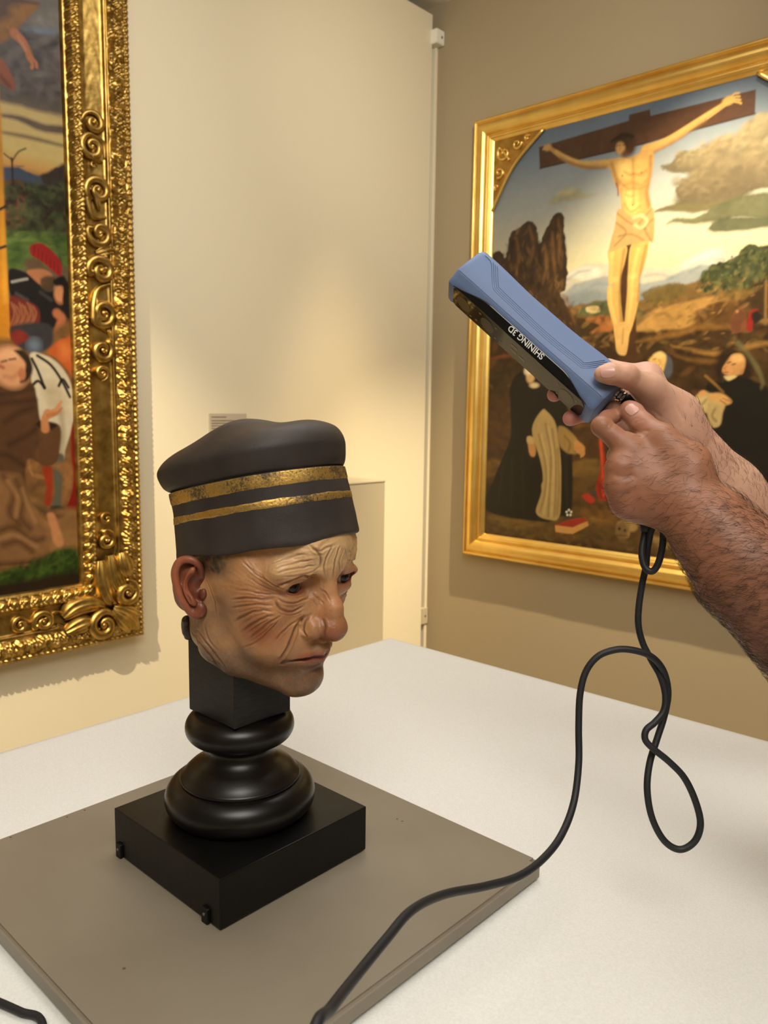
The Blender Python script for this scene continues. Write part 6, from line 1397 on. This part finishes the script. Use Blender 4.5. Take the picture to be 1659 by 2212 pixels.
def left_arm():
    v = Vol((-150, -175, -260), (330, 190, 110), 1.65)
    el = np.array([225, 5, -238.0]); wr = hp(1484, 1082, .775); md = hp(1610, 1228, .752); m2 = hp(1540, 1145, .764)
    v.cone(el, md, 50, 45, 0); v.cone(md, m2, 45, 37, 20, flat=(VIEW, 1.08)); v.cone(m2, wr, 37, 31, 20, flat=(VIEW, 1.2))
    v.cone(np.array([320, -50, -150.0]), el, 54, 50, 20)
    K = {'i': hp(1362, 972, .795), 'm': hp(1342, 1010, .790), 'r': hp(1340, 1050, .789), 'l': hp(1352, 1085, .793)}
    for k, q in K.items():
        v.cone(wr, q, 26, 14.5, 12, flat=(VIEW, 1.35))
        v.ell(q - VIEW * 1.5, (12.5, 12.5, 12.5), 7)
    v.cone(hp(1480, 1095, .785), hp(1385, 1090, .80), 26, 18, 16)             # little-finger side of the hand
    v.cone(hp(1470, 1050, .79), hp(1400, 1010, .80), 26, 22, 16)
    # index: towards the plug, then hooked behind it
    v.chain([K['i'], hp(1299, 921, .800), hp(1312, 905, .822), hp(1342, 892, .836)], (13.0, 9.8, 8.8, 7.6), 8, 4)
    # other fingers curl away around the cable
    for k, (x1, y1), (x2, y2), (x3, y3) in (('m', (1334, 985), (1375, 985), (1405, 1010)), ('r', (1330, 1045), (1372, 1048), (1405, 1058)), ('l', (1342, 1085), (1378, 1090), (1404, 1098))):
        v.chain([K[k], hp(x1, y1, .832), hp(x2, y2, .852), hp(x3, y3, .838)], (13.2, 10.6, 9.2, 8), 7, 4)
    # thumb
    v.cone(hp(1492, 1010, .775), hp(1432, 950, .790), 20, 14.5, 14)
    v.chain([hp(1432, 950, .790), hp(1388, 918, .808), hp(1366, 892, .818), hp(1358, 884, .820)], (14.0, 11.8, 11.0, 9.0), 8, 5)
    v.ell(hp(1504, 985, .778), (11, 11, 12), 10)                             # wrist bone
    V, F = v.mesh(); return relax(V, F, 3, 0.5), F, K
def skin_color(V, N, base, pink, seed, dark):
    n1 = vnoise(V, 0.03, seed, 3); n2 = vnoise(V, 0.25, seed + 1, 3)
    c = np.tile(srgb(*base), (len(V), 1)); 
    c = c * (1 - np.clip(0.5 + 0.9 * n1, 0, 1)[:, None] * 0.35) + srgb(*pink) * np.clip(0.5 + 0.9 * n1, 0, 1)[:, None] * 0.35
    return c * (1 + 0.08 * n2)[:, None]
M_FLESH = painted_material('arm_skin', 0.48, 0, 0.4)
bs = M_FLESH.node_tree.nodes['Principled BSDF']; bs.inputs['Subsurface Weight'].default_value = 0.12; bs.inputs['Subsurface Radius'].default_value = (0.006, 0.002, 0.001); bs.inputs['Subsurface Scale'].default_value = 1.0
add_bump(M_FLESH, 700, 0.15, 0.0008, 3)
def tube_blob(V, P, w):
    d, _ = seg_dist(V / 1000, np.array(P) / 1000); return np.exp(-(d * 1000 / w) ** 2)
rV, rF, rJ = right_arm(); rN = normals(rV, rF)
lV, lF, lK = left_arm(); lN = normals(lV, lF)
def crease(V, N, pts, dep, wid):
    d, t = seg_dist(V / 1000, np.array([p for p in pts]) / 1000); return V - N * (dep * np.exp(-(d * 1000 / wid) ** 2))[:, None]
def hit(V, N, px, py):
    W = HZ + V / 1000; P = project(W); vis = np.einsum('ij,ij->i', N, CAM - W) > 0
    for r in (2, 4, 8, 16):
        m = np.where(vis & (np.abs(P[:, 0] - px) < r) & (np.abs(P[:, 1] - py) < r))[0]
        if len(m): return V[m[np.argmin(P[m, 2])]]
    return None
def creases(V, N, lines, F):
    for dep, wid, pts in lines:
        q = [hit(V, N, *p) for p in catmull(pts, 3)]; q = [x for x in q if x is not None]
        if len(q) > 1: V = crease(V, N, q, dep, wid)
    return V
rV = creases(rV, rN, [(0.9, 1.2, [(1352, 835), (1346, 841), (1338, 840)]), (0.5, 1.0, [(1355, 795), (1360, 806), (1356, 818)]), (0.5, 1.0, [(1364, 795), (1368, 808)]), (0.7, 1.2, [(1352, 840), (1362, 858), (1366, 872)]), (0.7, 1.4, [(1372, 868), (1400, 880), (1425, 900)]), (0.4, 1.2, [(1365, 880), (1390, 898), (1415, 912)]), (0.6, 1.3, [(1455, 850), (1462, 880), (1475, 905)])], rF)
lV = creases(lV, lN, [(0.6, 1.0, [(1362, 912), (1370, 905), (1382, 902)]), (0.6, 1.0, [(1370, 916), (1378, 908), (1392, 906)]), (0.8, 1.5, [(1352, 925), (1375, 932), (1400, 930)]), (0.5, 1.0, [(1316, 930), (1322, 922), (1326, 915)]), (0.5, 1.0, [(1308, 930), (1313, 920), (1316, 912)]), (0.8, 2.2, [(1330, 1028), (1345, 1030), (1365, 1028)]), (0.8, 2.2, [(1330, 1068), (1345, 1066), (1365, 1062)]), (0.6, 2.0, [(1335, 990), (1350, 992), (1370, 990)])], lF)
rc = skin_color(rV, rN, (208, 163, 136), (212, 152, 130), 31, 0)
tipm = np.maximum(np.exp(-(np.linalg.norm(rV - rJ['i'][3], axis=1) / 16) ** 2), np.exp(-(np.linalg.norm(rV - rJ['m'][3], axis=1) / 20) ** 2))
rc = rc * (1 - 0.7 * tipm[:, None]) + srgb(198, 110, 104) * 0.7 * tipm[:, None]
tk = np.exp(-(np.linalg.norm(rV - hp(1356, 803, .822), axis=1) / 10) ** 2)[:, None]; rc = rc * (1 - 0.35 * tk) + srgb(206, 122, 104) * 0.35 * tk
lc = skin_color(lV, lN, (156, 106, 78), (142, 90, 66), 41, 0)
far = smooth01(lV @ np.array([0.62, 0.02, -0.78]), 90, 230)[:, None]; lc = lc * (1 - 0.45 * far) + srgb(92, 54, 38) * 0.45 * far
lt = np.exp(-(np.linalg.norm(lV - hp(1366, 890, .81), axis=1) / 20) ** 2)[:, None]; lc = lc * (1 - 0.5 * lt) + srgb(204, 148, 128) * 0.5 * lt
me = fast_mesh('arm', HZ + rV / 1000, rF); set_color(me, np.clip(rc, 0, 1)); ra = link('arm', me, M_FLESH, pe, True)
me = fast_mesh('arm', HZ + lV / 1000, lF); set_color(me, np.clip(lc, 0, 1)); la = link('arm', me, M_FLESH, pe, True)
# nails
M_NAIL = material('finger_nail', srgb(214, 164, 148), 0.28, 0, 0.5)
def nail(V, N, px, py, tx, ty, L, Wd, parent):
    c = hit(V, N, px, py); W = HZ + V / 1000
    k = np.argsort(np.linalg.norm(V - c, axis=1))[:60]; n = N[k].mean(0); n /= np.linalg.norm(n)
    t = RC[:, 0] * tx - RC[:, 2] * ty; t = t - n * (t @ n); t /= np.linalg.norm(t); s = np.cross(n, t)
    g = np.linspace(-1, 1, 13); X, Y = np.meshgrid(g, g, indexing='ij')
    sq = (np.abs(X) ** 3.2 + np.abs(Y) ** 3.2) ** (1 / 3.2); mx = np.maximum(np.abs(X), np.abs(Y)) + 1e-9
    X2 = X * mx / np.maximum(sq, 1e-9); Y2 = Y * mx / np.maximum(sq, 1e-9)
    h = 0.75 - 2.0 * X2 ** 2 - 0.5 * Y2 ** 2
    P = c + (Wd * X2)[..., None] * s + (L * Y2)[..., None] * t + h[..., None] * n
    i, j = np.meshgrid(np.arange(12), np.arange(12), indexing='ij')
    F = np.stack([i * 13 + j, (i + 1) * 13 + j, (i + 1) * 13 + j + 1, i * 13 + j + 1], -1).reshape(-1, 4)
    link('nail', fast_mesh('nail', HZ + P.reshape(-1, 3) / 1000, F), M_NAIL, parent, True)
nail(rV, rN, 1311, 804, -1, 0.02, 7.0, 5.6, ra)
nail(lV, lN, 1363, 882, -0.62, -0.75, 6.5, 5.6, la)

# hair on the forearms and the back of the hand: thousands of fine strands
M_HAIR = material('arm_hair', srgb(44, 30, 22), 0.5)
def hair(V, N, count, mask, dirf, lmin, lmax, seed, parent, rad=0.11):
    rng = np.random.default_rng(seed)
    w = mask / mask.sum(); k = rng.choice(len(V), count, p=w)
    n = N[k]; d = dirf(V[k]) + rng.normal(0, 0.34, (count, 3)); d -= n * np.einsum('ij,ij->i', d, n)[:, None]; d /= np.linalg.norm(d, axis=1, keepdims=True)
    L = rng.uniform(lmin, lmax, count); side = np.cross(n, d); curl = rng.normal(0, 0.35, count)
    ts = np.array([0, 0.35, 0.7, 1.0]); up = np.array([0, 0.16, 0.2, 0.14]); lat = np.array([0, 0.06, 0.22, 0.5]); rr = np.array([1, 0.9, 0.7, 0.3]) * rad
    P = V[k][:, None, :] + (L[:, None] * ts)[..., None] * d[:, None, :] + (L[:, None] * up)[..., None] * n[:, None, :] + (L[:, None] * curl[:, None] * lat)[..., None] * side[:, None, :]
    a = np.array([0, 2.094, 4.189])
    off = np.cos(a)[None, None, :, None] * n[:, None, None, :] + np.sin(a)[None, None, :, None] * side[:, None, None, :]
    Q = P[:, :, None, :] + rr[None, :, None, None] * off                      # count,4,3,3
    VV = Q.reshape(-1, 3); b = (np.arange(count) * 12)[:, None, None]; i = np.arange(3)[None, :, None]; j = np.arange(3)[None, None, :]
    F = np.stack([b + i * 3 + j, b + i * 3 + (j + 1) % 3, b + (i + 1) * 3 + (j + 1) % 3, b + (i + 1) * 3 + j], -1).reshape(-1, 4)
    o = link('arm_hair', fast_mesh('arm_hair', HZ + VV / 1000, F), M_HAIR, parent); o['kind'] = 'stuff'; return o
axl = hp(1610, 1228, .752) - hp(1484, 1082, .775); axl /= np.linalg.norm(axl)
ul = (lV - hp(1484, 1082, .775)) @ axl                                       # along the arm from the wrist
pl_ = project(HZ + lV / 1000)
cam_l = np.einsum('ij,ij->i', lN, CAM - (HZ + lV / 1000)); cam_l /= np.linalg.norm(CAM - (HZ + lV / 1000), axis=1)
mk = smooth01(ul, -85, -40) * (0.35 + 0.65 * smooth01(cam_l, -0.3, 0.25)) * (1 + 1.6 * smooth01(ul, 0, 70))
mk *= 1 - np.exp(-(np.linalg.norm(lV - hp(1395, 915, .81), axis=1) / 42) ** 2) ** 0.5 * 0.95
mk *= 1 - 0.8 * np.exp(-(np.linalg.norm(lV - hp(1400, 1100, .79), axis=1) / 26) ** 2)
downl = -RC[:, 2]
hair(lV, lN, 11000, np.clip(mk, 0, None) + 1e-9, lambda p: -0.75 * axl + 0.8 * downl - 0.5 * RC[:, 0], 7, 15, 5, la)
axr = hp(1572, 1066, .905) - hp(1466, 934, .872); axr /= np.linalg.norm(axr)
ur = (rV - hp(1466, 934, .872)) @ axr
cam_r = np.einsum('ij,ij->i', rN, CAM - (HZ + rV / 1000)) / np.linalg.norm(CAM - (HZ + rV / 1000), axis=1); topr = rN @ (0.72 * RC[:, 2] + 0.69 * RC[:, 0])
mr = smooth01(ur, -70, 30) * smooth01(topr, -0.35, 0.55) + 0.25 * smooth01(ur, 10, 80)
hair(rV, rN, 4500, np.clip(mr, 0, None) + 1e-9, lambda p: -0.5 * axr + 0.5 * RC[:, 2] - 0.2 * RC[:, 0], 5, 11, 6, ra)
# the rest of the standing person, out of the picture to the right
M_SHIRT = add_bump(material('dark_tee_shirt', srgb(44, 48, 58), 0.9), 500, 0.2, 0.0008)
M_TROUSER = add_bump(material('grey_trousers', srgb(70, 70, 74), 0.9), 500, 0.2, 0.0008)
M_SHOE = material('black_shoe', (0.02, 0.02, 0.02), 0.4)
PX = np.array([0.20, 0.95, 0.0])
def body_part(name, m, build, lo, hi, h, col=None):
    v = Vol(lo, hi, h); build(v); V, F = v.mesh(); V = relax(V, F, 2, 0.5)
    me = fast_mesh(name, PX + V / 1000, F)
    if col is not None: set_color(me, np.tile(srgb(*col), (len(V), 1)) * (1 + 0.06 * vnoise(V, 0.05, 3, 3))[:, None])
    return link(name, me, m, pe, True)
elL = HZ * 1000 + np.array([225, 5, -238.0]) - PX * 1000; elR = (at_depth(1775, 1310, .95) - PX) * 1000
shL = np.array([-20, -185, 1395.0]); shR = np.array([-20, 185, 1405.0])
def shirt(v):
    v.ell((10, 0, 1230), (125, 175, 220)); v.ell((5, 0, 1370), (95, 190, 90), 60); v.ell((20, 0, 1040), (120, 165, 130), 60)
    for s, e in ((shL, elL), (shR, elR)): v.cone(s, s + (e - s) * 0.62, 72, 62, 40)
    v.cone((5, 0, 1440), (0, 0, 1475), 66, 62, 30)
    v.ell((-5, 0, 1520), (56, 56, 50), 4, 'sub')
body_part('shirt', M_SHIRT, shirt, (-260, -300, 900), (220, 300, 1520), 7)
def trousers(v):
    v.ell((25, 0, 960), (115, 165, 110))
    for s in (-1, 1): v.chain([(25, s * 85, 930), (20, s * 100, 500), (35, s * 105, 95)], (88, 66, 54), 40)
body_part('trousers', M_TROUSER, trousers, (-130, -230, 70), (190, 230, 1080), 8)
def shoe(v, s): v.cone((60, s * 105, 45), (-110, s * 115, 38), 42, 36, 0); v.ell((-60, s * 110, 0), (200, 90, 3), 0, 'sub') if False else None
for s in (-1, 1): body_part('shoe', M_SHOE, lambda v: (v.cone((60, s * 105, 44), (-115, s * 115, 40), 44, 38, 0), v.cone((55, s * 105, 60), (40, s * 105, 110), 46, 50, 20)), (-190, s * 110 - 80, 0), (140, s * 110 + 80, 175), 5)
def headm(v):
    v.cone((0, 0, 1440), (-12, 0, 1530), 58, 56, 0); v.ell((-10, 0, 1640), (98, 76, 112), 30); v.ell((-48, 0, 1590), (58, 56, 72), 25)
    v.cone((-112, 0, 1630), (-128, 0, 1598), 9, 13, 12); v.ell((-100, 0, 1560), (18, 26, 10), 8); v.ell((-90, 0, 1525), (22, 26, 18), 16)
    for s in (-1, 1): v.ell((0, s * 77, 1610), (18, 8, 30), 6); v.ell((-108, s * 32, 1640), (16, 16, 9), 8, 'sub'); v.ell((-88, s * 32, 1640), (13, 13, 12), 4); v.cone((-100, s * 48, 1660), (-108, s * 15, 1662), 7, 7, 8)
body_part('head', M_FLESH, headm, (-160, -100, 1420), (110, 100, 1770), 4, (190, 140, 112))
def hairm(v):
    v.ell((5, 0, 1662), (104, 84, 108)); v.ell((-120, 0, 1600), (70, 90, 90), 10, 'sub'); v.ell((-20, 0, 1520), (150, 120, 62), 10, 'sub')
body_part('hair', M_HAIR, hairm, (-130, -110, 1500), (130, 110, 1790), 4)
